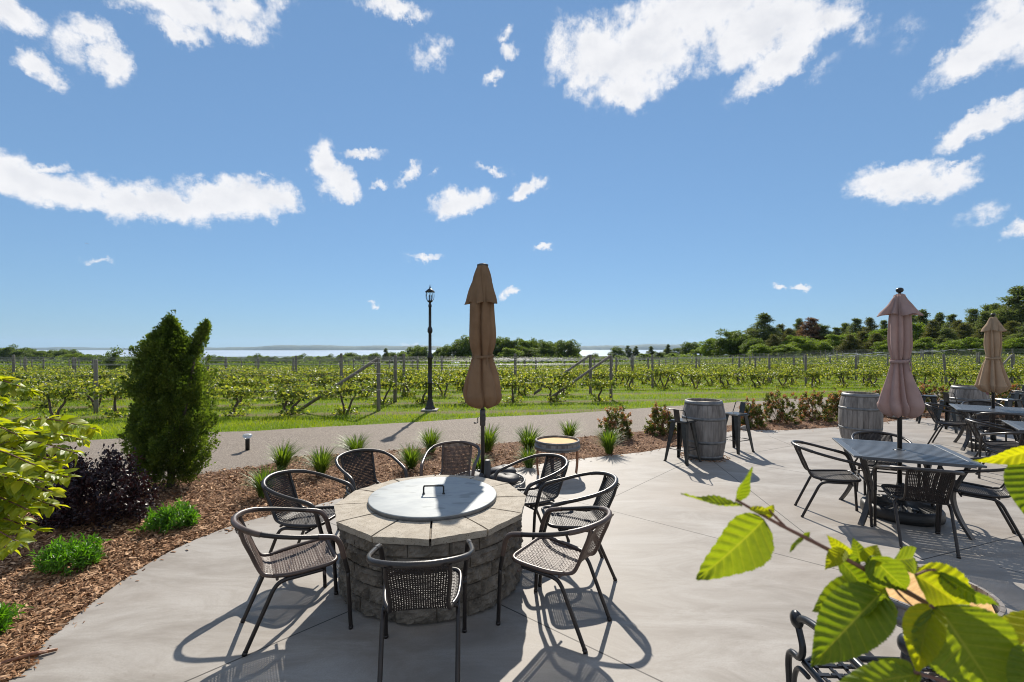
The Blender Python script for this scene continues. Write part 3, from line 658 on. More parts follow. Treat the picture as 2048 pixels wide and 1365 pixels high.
# ------------------------------------------------------------------ fire pit
PX, PY = -.645, 3.845
def fire_pit():
    t = empty('fire_pit', (PX, PY, 0), 0, 'round fire pit of rough grey blocks with a light stone cap', 'fire pit')
    mb = MB(); courses, nb, hgt = 5, 17, .110; r0, r1 = .715, .56
    for c in range(courses):
        z0 = c * hgt + .004; z1 = (c + 1) * hgt - .003; ph = (c * .37 + .13) * 2 * math.pi / nb; a = 0
        cuts = [i + random.uniform(-.16, .16) for i in range(nb)]; cuts.append(cuts[0] + nb)
        for i in range(nb):
            a0 = ph + 2 * math.pi * cuts[i] / nb + .004; a1 = ph + 2 * math.pi * cuts[i + 1] / nb - .004
            nu, nv = 12, 6; vs = []; off = random.uniform(-.006, .008); rs = [random.uniform(-1, 1) for _ in range(6)]
            for v in range(nv + 1):
                for u in range(nu + 1):
                    fu, fv = u / nu, v / nv; edge = min(fu, 1 - fu, .5) * 2; ev = min(fv, 1 - fv) * 2
                    bulge = .020 * (min(1, edge * 5) ** .6) * (min(1, ev * 3) ** .7)
                    nz = (.007 * math.sin(fu * 7 + rs[0] * 5) * math.sin(fv * 5 + rs[1] * 5) + .006 * math.sin(fu * 19 + rs[2] * 6 + fv * 6) + random.uniform(-.007, .007)) * min(1, edge * 6) * min(1, ev * 4)
                    rr = r0 - .015 + bulge + nz + off; aa = a0 + (a1 - a0) * fu
                    vs.append((rr * math.cos(aa), rr * math.sin(aa), z0 + (z1 - z0) * fv))
            fs = [(v * (nu + 1) + u, v * (nu + 1) + u + 1, (v + 1) * (nu + 1) + u + 1, (v + 1) * (nu + 1) + u) for v in range(nv) for u in range(nu)]
            b = len(vs); am = [(a0 + (a1 - a0) * u / nu) for u in range(nu + 1)]
            for z in (z0, z1):
                for aa in am: vs.append((r1 * math.cos(aa), r1 * math.sin(aa), z))
            for u in range(nu):
                fs.append((u + 1, u, b + u, b + u + 1)); fs.append((nv * (nu + 1) + u, nv * (nu + 1) + u + 1, b + nu + 1 + u + 1, b + nu + 1 + u))
            left = [v * (nu + 1) for v in range(nv + 1)]; right = [v * (nu + 1) + nu for v in range(nv + 1)]
            fs.append(tuple(left) + (b + nu + 1, b)); fs.append(tuple(reversed(right)) + (b + nu, b + 2 * nu + 1))
            mb.add(vs, fs, False)
    w = mb.obj('wall', M['block'], t)
    mb = MB(); mb.lathe([(.60, .002), (.60, .54)], 40, capb=False, capt=False); mb.lathe([(.693, .002), (.693, .545)], 60, capb=False, capt=False, mi=1); mb.obj('inner_wall', [M['fpdark'], M['mortar']], t)
    # 12 wedge cap stones
    n = 12; ph = R(8)
    for i in range(n):
        mb = MB(); a0 = ph + 2 * math.pi * i / n; a1 = ph + 2 * math.pi * (i + 1) / n; g = .0042
        z0, z1 = .552, .602 + random.uniform(-.0015, .0015); nu, nr = 10, 5; Ro = .778 + random.uniform(-.006, .006); Ri = .43
        p0 = Vector((math.cos(a0), math.sin(a0))); p1 = Vector((math.cos(a1), math.sin(a1))); side = (p1 - p0).normalized()
        grid = []
        for z in (z0, z1):
            for v in range(nr + 1):
                for u in range(nu + 1):
                    fu = u / nu; r = Ri + (Ro - Ri) * v / nr; p = (p0 * (1 - fu) + p1 * fu) * r + side * g * (1 - 2 * fu) * 2
                    if v == nr:
                        rough = random.uniform(-.007, .003) * (1 if 0 < u < nu else .3); p = p * (1 + rough + (-.008 if z == z0 else 0))
                    zz = z + (random.uniform(-.0012, .0012) if z == z1 else 0) - (.004 if (z == z1 and v == nr) else 0)
                    grid.append((p.x, p.y, zz))
        W = nu + 1; T = W * (nr + 1); fs = []
        for v in range(nr):
            for u in range(nu):
                q = v * W + u; fs.append((q + 1, q, q + W, q + W + 1)[::1]); q += T; fs.append((q, q + 1, q + W + 1, q + W)[::-1][::-1])
        for u in range(nu): q = nr * W + u; fs.append((q, q + 1, q + 1 + T, q + T)); q = u; fs.append((q + 1, q, q + T, q + 1 + T))
        for v in range(nr): q = v * W; fs.append((q, q + W, q + W + T, q + T)); q = v * W + nu; fs.append((q + W, q, q + T, q + W + T))
        mb.add(grid, fs, False); o = mb.obj('cap_stone', M['cap'], t)
        import bmesh
        bm = bmesh.new(); bm.from_mesh(o.data); bmesh.ops.recalc_face_normals(bm, faces=bm.faces); bm.to_mesh(o.data); bm.free()
    mb = MB(); mb.lathe([(.45, .575), (.74, .585)], 48, capb=False, capt=False); mb.obj('mortar_bed', M['mortar'], t)
    # lid
    l = empty('steel_cover', (PX - .005, PY + .045, .603), R(3), 'round galvanised steel lid with a dark handle lying on the fire pit', 'cover')
    mb = MB(); mb.lathe([(.515, .0), (.521, .0), (.521, .028), (.519, .031), (.514, .032), (.35, .0325), (.0, .033)], 96, capb=False)
    mb.obj('lid_plate', M['steel'], l)
    mb = MB(); mb.lathe([(.515, .0), (.5215, .0), (.5225, .004), (.5225, .022), (.5212, .026)], 96, capb=False, capt=False); mb.obj('rim_band', M['hoop'], l)
    mb = MB(); mb.tube(crom([(-.082, 0, .033), (-.082, 0, .085), (-.078, 0, .097), (-.066, 0, .101), (.066, 0, .101), (.078, 0, .097), (.082, 0, .085), (.082, 0, .033)], 5), .0068, 8)
    for s in (-1, 1): mb.lathe([(.013, .033), (.013, .037), (.008, .041), (.008, .05)], 10, c=(s * .082, 0, 0))
    mb.obj('handle', M['blackmetal'], l)
fire_pit()

# ------------------------------------------------------------------ barrels
def barrel_mesh_parts():
    n = 26; z = np.linspace(0, .95, 15); prof = lambda q: .282 + (.352 - .282) * (1 - ((q - .475) / .475) ** 2) ** .85 if abs(q - .475) < .475 else .282
    mb = MB()
    for i in range(n):
        a0 = 2 * math.pi * i / n + .006 * 1; a1 = 2 * math.pi * (i + 1) / n - .006; vs = []; fs = []
        for q in z:
            r = float(prof(q)) if 0 < q < .95 else .282
            for k in range(4): a = a0 + (a1 - a0) * k / 3; rr = r - (.003 if k in (0, 3) else 0); vs.append((rr * math.cos(a), rr * math.sin(a), q))
        m = len(z)
        for j in range(m - 1):
            for k in range(3): fs.append((j * 4 + k, j * 4 + k + 1, j * 4 + 5 + k, j * 4 + 4 + k))
        b = len(vs); ri = .258
        for q in (.95, .90):
            for k in range(4): a = a0 + (a1 - a0) * k / 3; vs.append((ri * math.cos(a), ri * math.sin(a), q))
        for k in range(3): fs.append(((m - 1) * 4 + k, (m - 1) * 4 + k + 1, b + k + 1, b + k)); fs.append((b + k, b + k + 1, b + 5 + k, b + 4 + k))
        mb.add(vs, fs, False)
    mb.lathe([(float(prof(q)) - .012 if 0 < q < .95 else .268, q) for q in z], 40, capb=False, capt=False)
    st = mb.mesh('barrel_staves', M['stave'])
    mb = MB()
    mb.box((0, 0, .902), (.05, .05, .004))
    for i in range(6):
        y0 = -.262 + i * .0873; y1 = y0 + .086; xs = []
        for y in (y0, y1): xs.append(math.sqrt(max(0, .262 ** 2 - y * y)))
        mb.add([(-xs[0], y0, .905), (xs[0], y0, .905), (xs[1], y1, .905), (-xs[1], y1, .905)], [(0, 1, 2, 3)])
    hd = mb.mesh('barrel_head', M['head'])
    hoops = []
    for zc, w in ((.917, .060), (.665, .045), (.285, .045), (.033, .060)):
        mb = MB(); z0, z1 = zc - w / 2, zc + w / 2; f = lambda q: float(prof(min(max(q, .001), .949)))
        mb.lathe([(f(z0) - .004, z0), (f(z0) + .004, z0), (f(zc) + .0045, zc), (f(z1) + .004, z1), (f(z1) - .004, z1)], 56, capb=False, capt=False)
        mb.box((f(zc) + .0065, 0, zc), (.004, .05, w * .9)); hoops.append(mb.mesh('hoop', M['hoop']))
    return st, hd, hoops
BS, BH, BHP = barrel_mesh_parts()
def barrel(x, y, rz, label, stain=False):
    t = empty('wine_barrel', (x, y, .002), rz, label, 'barrel', 'upright wine barrels used as bar tables')
    s = link('staves', BS, t); link('barrel_head', BH, t)
    for h in BHP: link('hoop', h, t)
    mb = MB(); mb.sphere((.345, .06, .55), .012, 8, 6, (.7, 1, 1)); mb.obj('bung', M['blackmetal'], t)
    return t
barrel(3.22, 7.88, .4, 'grey weathered wine barrel between two metal bar stools')
barrel(6.72, 9.05, 1.3, 'grey weathered wine barrel standing alone behind the mauve umbrella table')
b3 = barrel(10.32, 10.6, R(-120), 'grey wine barrel with a red wine stain near its rim at the back')
def stain_patch(b):
    m = mk('wine_stain', (.16, .02, .03), (.24, .06, .06), 20, .8)
    mb = MB(); vs = []; fs = []; nu, nv = 8, 6
    for v in range(nv + 1):
        for u in range(nu + 1):
            a = (u / nu - .5) * .5; q = .90 - v / nv * (.10 + .04 * math.sin(u * 2.1)); r = .282 + .07 * (1 - ((q - .475) / .475) ** 2) ** .85 + .0046 + (.002 if q > .885 else 0)
            vs.append((r * math.cos(a), r * math.sin(a), q))
    fs = [(v * (nu + 1) + u, v * (nu + 1) + u + 1, (v + 1) * (nu + 1) + u + 1, (v + 1) * (nu + 1) + u) for v in range(nv) for u in range(nu)]
    mb.add(vs, fs, True); o = mb.obj('wine_stain', m, b); o.rotation_euler = (0, 0, R(60))
stain_patch(b3)
# ring of gravel and chips where the barrel stands in a cut-out of the slab
mb = MB()
for k in range(200):
    a = random.uniform(0, 6.283); r = random.uniform(.30, .40); mb.box((r * math.cos(a), r * math.sin(a), .006), (random.uniform(.008, .03), random.uniform(.006, .014), .006), rz=random.uniform(0, 3))
o = mb.obj('chip_ring', M['chips']); o.location = (3.22, 7.88, 0); props(o, 'brown bark chips spilled round the foot of the barrel by the stools', 'wood chips', kind='stuff')

def barrel_table(x, y, rz, label, leg_deg=(-80, 10, 100, 190), h=.50):
    t = empty('barrel_end_table', (x, y, 0), rz, label, 'side table', 'small tables made from barrel ends')
    mb = MB(); n = 26
    for i in range(n):
        a0 = 2 * math.pi * i / n + .006; a1 = 2 * math.pi * (i + 1) / n - .006; vs = []
        for (r, z) in ((.322, h - .125), (.333, h - .125), (.318, h), (.298, h), (.298, h - .03)):
            for k in range(3): a = a0 + (a1 - a0) * k / 2; vs.append((r * math.cos(a), r * math.sin(a), z))
        mb.add(vs, [(j * 3 + k, j * 3 + k + 1, j * 3 + 4 + k, j * 3 + 3 + k) for j in range(4) for k in range(2)], False)
    mb.lathe([(.318, h - .125), (.300, h - .02)], 40, capb=False, capt=False)
    mb.obj('rim', M['stave'], t)
    mb = MB()
    for i in range(6):
        y0 = -.300 + i * .1; y1 = y0 + .0992; xs = [math.sqrt(max(0, .300 ** 2 - q * q)) for q in (y0, y1)]
        mb.add([(-xs[0], y0, h - .028), (xs[0], y0, h - .028), (xs[1], y1, h - .028), (-xs[1], y1, h - .028)], [(0, 1, 2, 3)])
        mb.add([(-xs[0], y0, h - .055), (xs[0], y0, h - .055), (xs[1], y1, h - .055), (-xs[1], y1, h - .055)], [(3, 2, 1, 0)])
    mb.obj('tabletop', M['goldwood'], t)
    for z0, z1 in ((h - .028, h - .003), (h - .112, h - .070)):
        mb = MB(); f = lambda z: .318 + (h - z) * .12
        mb.lathe([(f(z0) - .002, z0), (f(z0) + .003, z0), (f(z1) + .003, z1), (f(z1) - .002, z1)], 48, capb=False, capt=False); mb.obj('hoop', M['hoop'], t)
    for dg in leg_deg:
        a = R(dg); mb = MB(); ps = []
        for k in range(9):
            q = k / 8; z = (h - .07) * (1 - q); r = .285 + .018 * math.sin(q * math.pi) ; ps.append((r, z))
        vs = []
        for (r, z) in ps:
            w = .030 - .006 * (1 - z / h)
            for (dr, dw) in ((-.011, -w), (.011, -w), (.011, w), (-.011, w)): vs.append(((r + dr) * math.cos(a) - dw * math.sin(a), (r + dr) * math.sin(a) + dw * math.cos(a), max(z, .0015)))
        fs = [(j * 4 + k, j * 4 + (k + 1) % 4, j * 4 + 4 + (k + 1) % 4, j * 4 + 4 + k) for j in range(8) for k in range(4)] + [(0, 1, 2, 3), (35, 34, 33, 32)]
        mb.add(vs, fs); mb.obj('leg', M['legwood'], t)
    return t
barrel_table(.66, 6.83, 0, 'small round barrel-end table on wooden legs beside the bark bed')
barrel_table(2.34, 2.66, .5, 'barrel-end side table half hidden behind the big leaves, lower right')

# ------------------------------------------------------------------ metal bar stools
def stool_parts():
    P = {}
    mb = MB(); mb.box((0, 0, .648), (.31, .31, .028), bev=.012); mb.box((0, 0, .664), (.285, .285, .006), bev=.003); mb.lathe([(.014, .6675), (.014, .669)], 12)
    P['seat'] = mb.mesh('seat', M['gunmetal'])
    P['legs'] = []
    for sx, sy in ((1, 1), (1, -1), (-1, -1), (-1, 1)):
        mb = MB(); vs = []
        for q in (0, .3, .7, 1):
            z = .64 * (1 - q) + .004 * q; cx = .125 + (.20 - .125) * q; w = .040 * (1 - q) + .016 * q
            c = (sx * cx, sy * cx)
            vs += [(c[0] - sx * w * 2, c[1] + sy * .004, z), (c[0] + sx * .006, c[1] + sy * .006, z), (c[0] + sx * .004, c[1] - sy * w * 2, z), (c[0] - sx * .004, c[1] - sy * w * 2, z), (c[0] - sx * .006, c[1] - sy * .006, z), (c[0] - sx * w * 2, c[1] - sy * .004, z)]
        fs = [(j * 6 + k, j * 6 + (k + 1) % 6, j * 6 + 6 + (k + 1) % 6, j * 6 + 6 + k) for j in range(3) for k in range(6)] + [(0, 1, 2, 3, 4, 5), (23, 22, 21, 20, 19, 18)]
        mb.add(vs, fs); mb.box((sx * .196, sy * .196, .006), (.034, .034, .012)); P['legs'].append(mb.mesh('leg', M['gunmetal']))
    mb = MB(); c = .172; q = [(c, c, .21), (-c, c, .21), (-c, -c, .21), (c, -c, .21)]
    for i in range(4): mb.tube([q[i], q[(i + 1) % 4]], .007, 8)
    P['foot'] = mb.mesh('footrest', M['gunmetal'])
    mb = MB(); mb.tube(crom([(-.06, -.148, .655), (-.115, -.150, .68), (-.175, -.152, .80), (-.185, -.140, .838), (-.188, -.10, .848), (-.188, .10, .848), (-.185, .140, .838), (-.175, .152, .80), (-.115, .150, .68), (-.06, .148, .655)], 5), .0075, 8)
    P['rail'] = mb.mesh('back_rail', M['gunmetal'])
    mb = MB(); vs = []
    for x, z in ((-.150, .655), (-.158, .70), (-.175, .80), (-.190, .848)):
        for y in (-.05, .05): vs += [(x - .003, y, z), (x + .003, y, z)]
    fs = []
    for j in range(3):
        b = j * 4; fs += [(b, b + 4, b + 6, b + 2), (b + 1, b + 3, b + 7, b + 5), (b, b + 1, b + 5, b + 4), (b + 2, b + 6, b + 7, b + 3)]
    mb.add(vs, fs); P['plate'] = mb.mesh('back_plate', M['gunmetal'])
    return P
SP = stool_parts(); _st = [None]
def stool(x, y, ang, label):
    g = 'metal bar stools at the barrels'
    if _st[0]: return dup(_st[0], (x, y, .001), R(ang), label, g)
    t = empty('bar_stool', (x, y, .001), R(ang), label, 'bar stool', g); _st[0] = t
    link('seat', SP['seat'], t)
    for m in SP['legs']: link('leg', m, t)
    link('footrest', SP['foot'], t); link('back_rail', SP['rail'], t); link('back_plate', SP['plate'], t)
stool(2.75, 7.56, 39, 'dark metal bar stool left of the barrel nearest the bark bed')
stool(3.97, 8.31, 207, 'dark metal bar stool right of the barrel nearest the bark bed')
stool(9.98, 11.25, -35, 'dark metal bar stool behind the wine-stained barrel, beside the shrubs')
stool(9.55, 10.2, 20, 'dark metal bar stool in front and left of the wine-stained barrel')
stool(11.12, 10.5, 175, 'dark metal bar stool just right of the wine-stained barrel')
stool(12.75, 11.75, 200, 'dark metal bar stool farthest right, cut by the edge of the photo')

# ------------------------------------------------------------------ patio tables
def table_parts():
    P = {}; S = 1.04; h = .73
    mb = MB(); n = 15; w = (S - .012) / n; gap = .016
    for i in range(n):
        y = -S / 2 + .006 + w * (i + .5)
        if abs(y) < .03:
            for s in (-1, 1): mb.box((s * (S / 4 - .012 + .012), y, h - .006), (S / 2 - .105, w - gap, .012), bev=.002)
        else: mb.box((0, y, h - .006), (S - .15, w - gap, .012), bev=.002)
    P['slats'] = mb.mesh('slats', M['tabletop'])
    mb = MB()
    for s in (-1, 1):
        mb.box((s * (S / 2 - .0375), 0, h - .0085), (.073, S, .021), bev=.004); mb.box((0, s * (S / 2 - .004), h - .016), (S - .152, .008, .028))
    mb.lathe([(.026, h - .014), (.045, h - .014), (.045, h + .004), (.026, h + .004)], 20, capb=False, capt=False)
    for s in (-1, 1): mb.box((s * .22, 0, h - .022), (.03, S - .02, .016))
    P['frame'] = mb.mesh('tabletop_frame', M['tabletop'])
    P['legs'] = []
    for k in range(4):
        a = math.pi / 4 + k * math.pi / 2; mb = MB(); pts = crom([(.60, h - .03), (.565, .62), (.51, .50), (.475, .40), (.485, .28), (.54, .14), (.625, .0)], 5); vs = []
        for p in pts:
            r, z = p.x, p.y
            for dr, dw in ((-.014, -.026), (.014, -.026), (.014, .026), (-.014, .026)): vs.append(((r + dr) * math.cos(a) - dw * math.sin(a), (r + dr) * math.sin(a) + dw * math.cos(a), max(z, .001)))
        m = len(pts); fs = [(j * 4 + q, j * 4 + (q + 1) % 4, j * 4 + 4 + (q + 1) % 4, j * 4 + 4 + q) for j in range(m - 1) for q in range(4)] + [(0, 1, 2, 3), (m * 4 - 1, m * 4 - 2, m * 4 - 3, m * 4 - 4)]
        mb.add(vs, fs)
        mb.tube([(.50 * math.cos(a), .50 * math.sin(a), .43), (.50 * math.cos(a) - .16 * math.cos(a), .50 * math.sin(a) - .16 * math.sin(a), h - .03)], .010, 8)
        P['legs'].append(mb.mesh('leg', M['tabledark']))
    mb = MB()
    for k in range(4):
        a = math.pi / 4 + k * math.pi / 2; b = a + math.pi / 2; mb.tube([(.475 * math.cos(a), .475 * math.sin(a), .40), (.475 * math.cos(b), .475 * math.sin(b), .40)], .009, 8)
    P['stretch'] = mb.mesh('stretcher', M['tabledark'])
    return P
TP = table_parts()
def table(x, y, rz, label):
    t = empty('patio_table', (x, y, .001), R(rz), label, 'table', 'square slatted metal patio tables')
    tp = link('tabletop', TP['slats'], t); link('tabletop_frame', TP['frame'], tp)
    for m in TP['legs']: link('leg', m, t)
    link('stretcher', TP['stretch'], t); return t
table(4.21, 5.10, -24, 'square slatted metal table pierced by the mauve umbrella')
table(8.62, 8.42, -37, 'square slatted metal table pierced by the beige umbrella')
table(7.56, 6.42, -37, 'square slatted metal table cut off by the right edge of the photo')

# ------------------------------------------------------------------ umbrellas
def fold_surface(mb, prof, lobes, amp, ph, seg=160, twist=0, asym=None, flare=0, seed=1):
    """prof: list (r,z); amp: fold depth per ring; irregular sharp creases between hanging panels"""
    rr = random.Random(seed); pr = crom([(r, 0, z) for r, z in prof], 6); n = len(pr); t = np.linspace(0, len(prof) - 1, n); A = np.interp(t, range(len(prof)), amp); vs = []
    cr = []; a = ph
    for i in range(lobes): cr.append((a + rr.uniform(-.16, .16), rr.uniform(.55, 1.25), rr.uniform(.13, .26), rr.uniform(-.5, .5), rr.uniform(0, 6), rr.uniform(-.4, .4))); a += 2 * math.pi / lobes
    for i, p in enumerate(pr):
        q = i / n
        for k in range(seg):
            th = 2 * math.pi * k / seg; v = 0; near = 9
            for (c, dp, w, dr, f, sk) in cr:
                cc = c + twist * q + dr * .35 * q + .07 * math.sin(q * 7 + f); dl = (th - cc + math.pi) % (2 * math.pi) - math.pi; ww = w * (1 + sk * (1 if dl > 0 else -1)); v = max(v, dp * math.exp(-abs(dl / ww) ** 1.25)); near = min(near, abs(dl))
            r = p.x * (1 - A[i] * v + A[i] * .16 * math.sin(th * 2 + ph + q * 3) + A[i] * .12)
            r *= 1 + .02 * math.sin(q * 26 + th * 3) * (A[i] > .12); z = p.z
            if flare: e = max(0, q - .35) / .65; corner = (.5 + .5 * math.cos((th - ph) * flare)) ** 1.6; r *= 1 + e * (.24 * corner - .12); z -= e * .045 * corner
            elif q > .75: z -= (q - .75) * .22 * min(near * 2.2, 1) * (1 if q < .93 else .3)
            vs.append((r * math.cos(th), r * math.sin(th), z))
    fs = [(i * seg + k, i * seg + (k + 1) % seg, (i + 1) * seg + (k + 1) % seg, (i + 1) * seg + k) for i in range(n - 1) for k in range(seg)]
    mb.add(vs, fs, True)
def umbrella(x, y, label, cloth, top, pole_top, prof, amp, vent, vamp, strap, pr, poleh, lobes=8, finial='knob', poly='umbrella', ph=.3, pm='blackmetal', twist=.5, crank=None, vlobes=4):
    t = empty('patio_umbrella', (x, y, 0), 0, label, 'umbrella', 'closed market umbrellas')
    mb = MB(); mb.tube([(0, 0, .02), (0, 0, poleh)], pr, 16); mb.obj('pole', M[pm], t)
    mb = MB(); fold_surface(mb, prof, lobes, [q * 1.35 for q in amp], ph, twist=twist, seed=lobes * 7 + int(x * 10)); c = mb.obj('canopy', M[cloth], t)
    mb = MB(); fold_surface(mb, vent, vlobes + 2, [q * 1.9 for q in vamp], ph + .5, flare=vlobes, seed=vlobes + int(x * 10)); mb.obj('vent', M[cloth], c)
    z, r = strap; mb = MB(); ring = [(r * (1 + .06 * math.cos(4 * a)) * math.cos(a), r * (1 + .06 * math.cos(4 * a)) * math.sin(a), z + .012 * math.sin(a + 1)) for a in np.linspace(0, 2 * math.pi, 40, endpoint=False)]
    vs = [];
    for p in ring:
        vs += [(p[0], p[1], p[2] - .018), (p[0] * 1.06, p[1] * 1.06, p[2] - .016), (p[0] * 1.06, p[1] * 1.06, p[2] + .016), (p[0], p[1], p[2] + .018)]
    m = len(ring); mb.add(vs, [(i * 4 + k, ((i + 1) % m) * 4 + k, ((i + 1) % m) * 4 + (k + 1) % 4, i * 4 + (k + 1) % 4) for i in range(m) for k in range(4)], True)
    mb.tube(crom([(r * .5, -r * .95, z), (r * .55, -r * 1.1, z - .05), (r * .48, -r * 1.12, z - .11)], 4), .006, 6)
    mb.obj('tie_strap', M[cloth], c)
    mb = MB()
    if finial == 'knob': mb.lathe([(.020, top - .012), (.034, top - .004), (.014, top + .006), (.012, top + .016), (.026, top + .022), (.036, top + .04), (.034, top + .058), (.018, top + .071), (0, top + .074)], 16)
    else: mb.lathe([(.07, top - .01), (.077, top), (.077, top + .016), (.055, top + .020), (.052, top + .026), (0, top + .030)], 24)
    mb.obj('finial', M['blackmetal'] if finial == 'knob' else M['tabledark'], t)
    if crank:
        mb = MB(); mb.lathe([(.031, crank - .11), (.038, crank - .10), (.038, crank + .10), (.030, crank + .12)], 16); mb.box((.02, -.038, crank + .005), (.045, .03, .09), bev=.01)
        hs = mb.obj('crank_housing', M[pm], t)
        mb = MB(); mb.tube(crom([(-.035, 0, crank), (-.065, 0, crank), (-.068, 0, crank - .02), (-.068, -.01, crank - .065), (-.10, -.01, crank - .068)], 4), .006, 8); mb.tube([(-.088, -.01, crank - .068), (-.120, -.01, crank - .068)], .011, 8); mb.obj('crank_handle', M['blackmetal'], hs)
    return t
umbrella(-.400, 6.40, 'closed tan canvas umbrella standing behind the fire pit', 'canvastan', 2.955, 0,
         [(.075, 2.95), (.125, 2.80), (.155, 2.55), (.172, 2.25), (.178, 2.0), (.158, 1.85), (.125, 1.735), (.160, 1.60), (.212, 1.42), (.245, 1.24), (.248, 1.16), (.20, 1.08), (.10, 1.05), (.04, 1.09)],
         [.10, .22, .30, .30, .30, .38, .42, .34, .28, .22, .20, .25, .3, .1], [(.070, 2.96), (.095, 2.86), (.150, 2.68), (.205, 2.47), (.199, 2.462), (.15, 2.58)], [.04, .14, .26, .36, .38, .25],
         (1.715, .132), .026, 2.94, lobes=6, finial='cap', crank=.88, pm='tabledark', ph=.1, vlobes=5)
umbrella(4.29, 5.19, 'closed faded mauve umbrella through the nearest slatted table', 'canvaspink', 2.435, 0,
         [(.05, 2.43), (.075, 2.33), (.098, 2.20), (.106, 2.0), (.104, 1.85), (.080, 1.73), (.074, 1.70), (.092, 1.60), (.140, 1.42), (.182, 1.26), (.195, 1.20), (.160, 1.135), (.09, 1.105), (.035, 1.15)],
         [.1, .2, .3, .34, .36, .38, .34, .40, .45, .42, .38, .35, .3, .1], [(.030, 2.44), (.056, 2.40), (.104, 2.31), (.160, 2.228), (.155, 2.220), (.10, 2.275)], [.05, .14, .26, .34, .36, .25],
         (1.70, .088), .0225, 2.42, lobes=8, ph=.55)
umbrella(8.68, 8.46, 'closed beige umbrella through the table in front of the stained barrel', 'canvasbeige', 2.375, 0,
         [(.05, 2.37), (.08, 2.27), (.108, 2.15), (.120, 1.95), (.114, 1.82), (.092, 1.66), (.118, 1.55), (.165, 1.36), (.205, 1.18), (.210, 1.13), (.155, 1.06), (.09, 1.04), (.035, 1.08)],
         [.1, .2, .3, .34, .36, .36, .40, .42, .40, .36, .35, .3, .1], [(.032, 2.38), (.058, 2.34), (.10, 2.24), (.150, 2.15), (.146, 2.142), (.10, 2.21)], [.05, .14, .26, .34, .36, .25],
         (1.645, .105), .0235, 2.36, lobes=8, ph=.9)

def round_base(x, y, label):
    t = empty('umbrella_base', (x, y, .002), .4, label, 'umbrella base', 'round black umbrella bases')
    mb = MB(); mb.lathe([(.345, 0), (.362, .012), (.366, .05), (.362, .095), (.345, .118), (.318, .124)], 56, capb=True, capt=False); mb.obj('rim', M['tire'], t)
    mb = MB(); mb.lathe([(.318, .122), (.30, .112), (.06, .132), (.055, .16), (.0, .16)], 56, capb=False)
    for k in range(28):
        a = 2 * math.pi * k / 28; mb.add([(.07 * math.cos(a - .05), .07 * math.sin(a - .05), .131), (.07 * math.cos(a + .05), .07 * math.sin(a + .05), .131), (.305 * math.cos(a + .05), .305 * math.sin(a + .05), .114), (.305 * math.cos(a - .05), .305 * math.sin(a - .05), .114), (.18 * math.cos(a), .18 * math.sin(a), .142), (.305 * math.cos(a), .305 * math.sin(a), .128)], [(0, 1, 4), (1, 2, 5, 4), (3, 0, 4, 5), (2, 3, 5)])
    mb.obj('fluted_top', M['tire'], t)
    mb = MB(); mb.lathe([(.042, .13), (.042, .20), (.030, .34), (.027, .35)], 20); mb.obj('sleeve', M['blackmetal'], t)
    for a in (1.0, 4.1): mb = MB(); mb.lathe([(.03, .120), (.03, .137), (.022, .142), (0, .142)], 14, c=(.24 * math.cos(a), .24 * math.sin(a), 0)); mb.obj('plug', M['blackmetal'], t)
round_base(4.29, 5.17, 'round black fluted umbrella base under the mauve umbrella table')
round_base(8.68, 8.46, 'round black fluted umbrella base under the beige umbrella table')
def ring_base():
    t = empty('umbrella_base', (-.33, 6.33, .002), 0, 'low round slatted umbrella stand with black bags behind the fire pit', 'umbrella base')
    mb = MB()
    for r, z in ((.50, .05), (.30, .06)): mb.tube([(r * math.cos(a), r * math.sin(a), z) for a in np.linspace(0, 2 * math.pi, 56, endpoint=False)], .014, 8, closed=True)
    mb.tube([(.50 * math.cos(a), .50 * math.sin(a), .014) for a in np.linspace(0, 2 * math.pi, 56, endpoint=False)], .013, 8, closed=True)
    for k in range(44):
        a = 2 * math.pi * k / 44; mb.tube([(.30 * math.cos(a), .30 * math.sin(a), .062), (.50 * math.cos(a), .50 * math.sin(a), .052), (.505 * math.cos(a), .505 * math.sin(a), .012)], .0055, 6)
    mb.obj('grate', M['hoop'], t)
    mb = MB(); mb.lathe([(.28, .01), (.28, .05), (.09, .06), (.05, .10), (.04, .30), (.03, .32)], 28); mb.obj('hub', M['tabledark'], t)
ring_base()
def bag(x, y, z, s, rz, label):
    mb = MB(); n, m = 20, 12; vs = []; rr = random.Random(int(x * 1000))
    for j in range(m + 1):
        p = math.pi * j / m - math.pi / 2
        for i in range(n):
            a = 2 * math.pi * i / n; cx = math.copysign(abs(math.cos(a)) ** .7, math.cos(a)); cy = math.copysign(abs(math.sin(a)) ** .7, math.sin(a)); cp = math.cos(p) ** .6
            w = 1 + .05 * math.sin(3 * a + x * 9) + .035 * math.sin(7 * a + p * 5)
            vs.append((s[0] * cx * cp * w, s[1] * cy * cp * w, s[2] * math.sin(p) * (1 + .12 * math.sin(2 * a + y))))
    mb.add(vs, [(j * n + i, j * n + (i + 1) % n, (j + 1) * n + (i + 1) % n, (j + 1) * n + i) for j in range(m) for i in range(n)], True)
    o = mb.obj('weight_bag', M['bag']); o.location = (x, y, z); o.rotation_euler = (0, 0, rz); props(o, label, 'weight bag', 'black weight bags on the slatted umbrella stand')
bag(-.13, 6.50, .125, (.19, .14, .07), .5, 'upper black weight bag on the far side of the slatted umbrella stand')
bag(-.10, 6.15, .12, (.20, .13, .065), -.35, 'black weight bag at the near right of the slatted umbrella stand')
bag(-.52, 6.18, .12, (.17, .13, .065), .9, 'black weight bag at the left of the slatted umbrella stand')

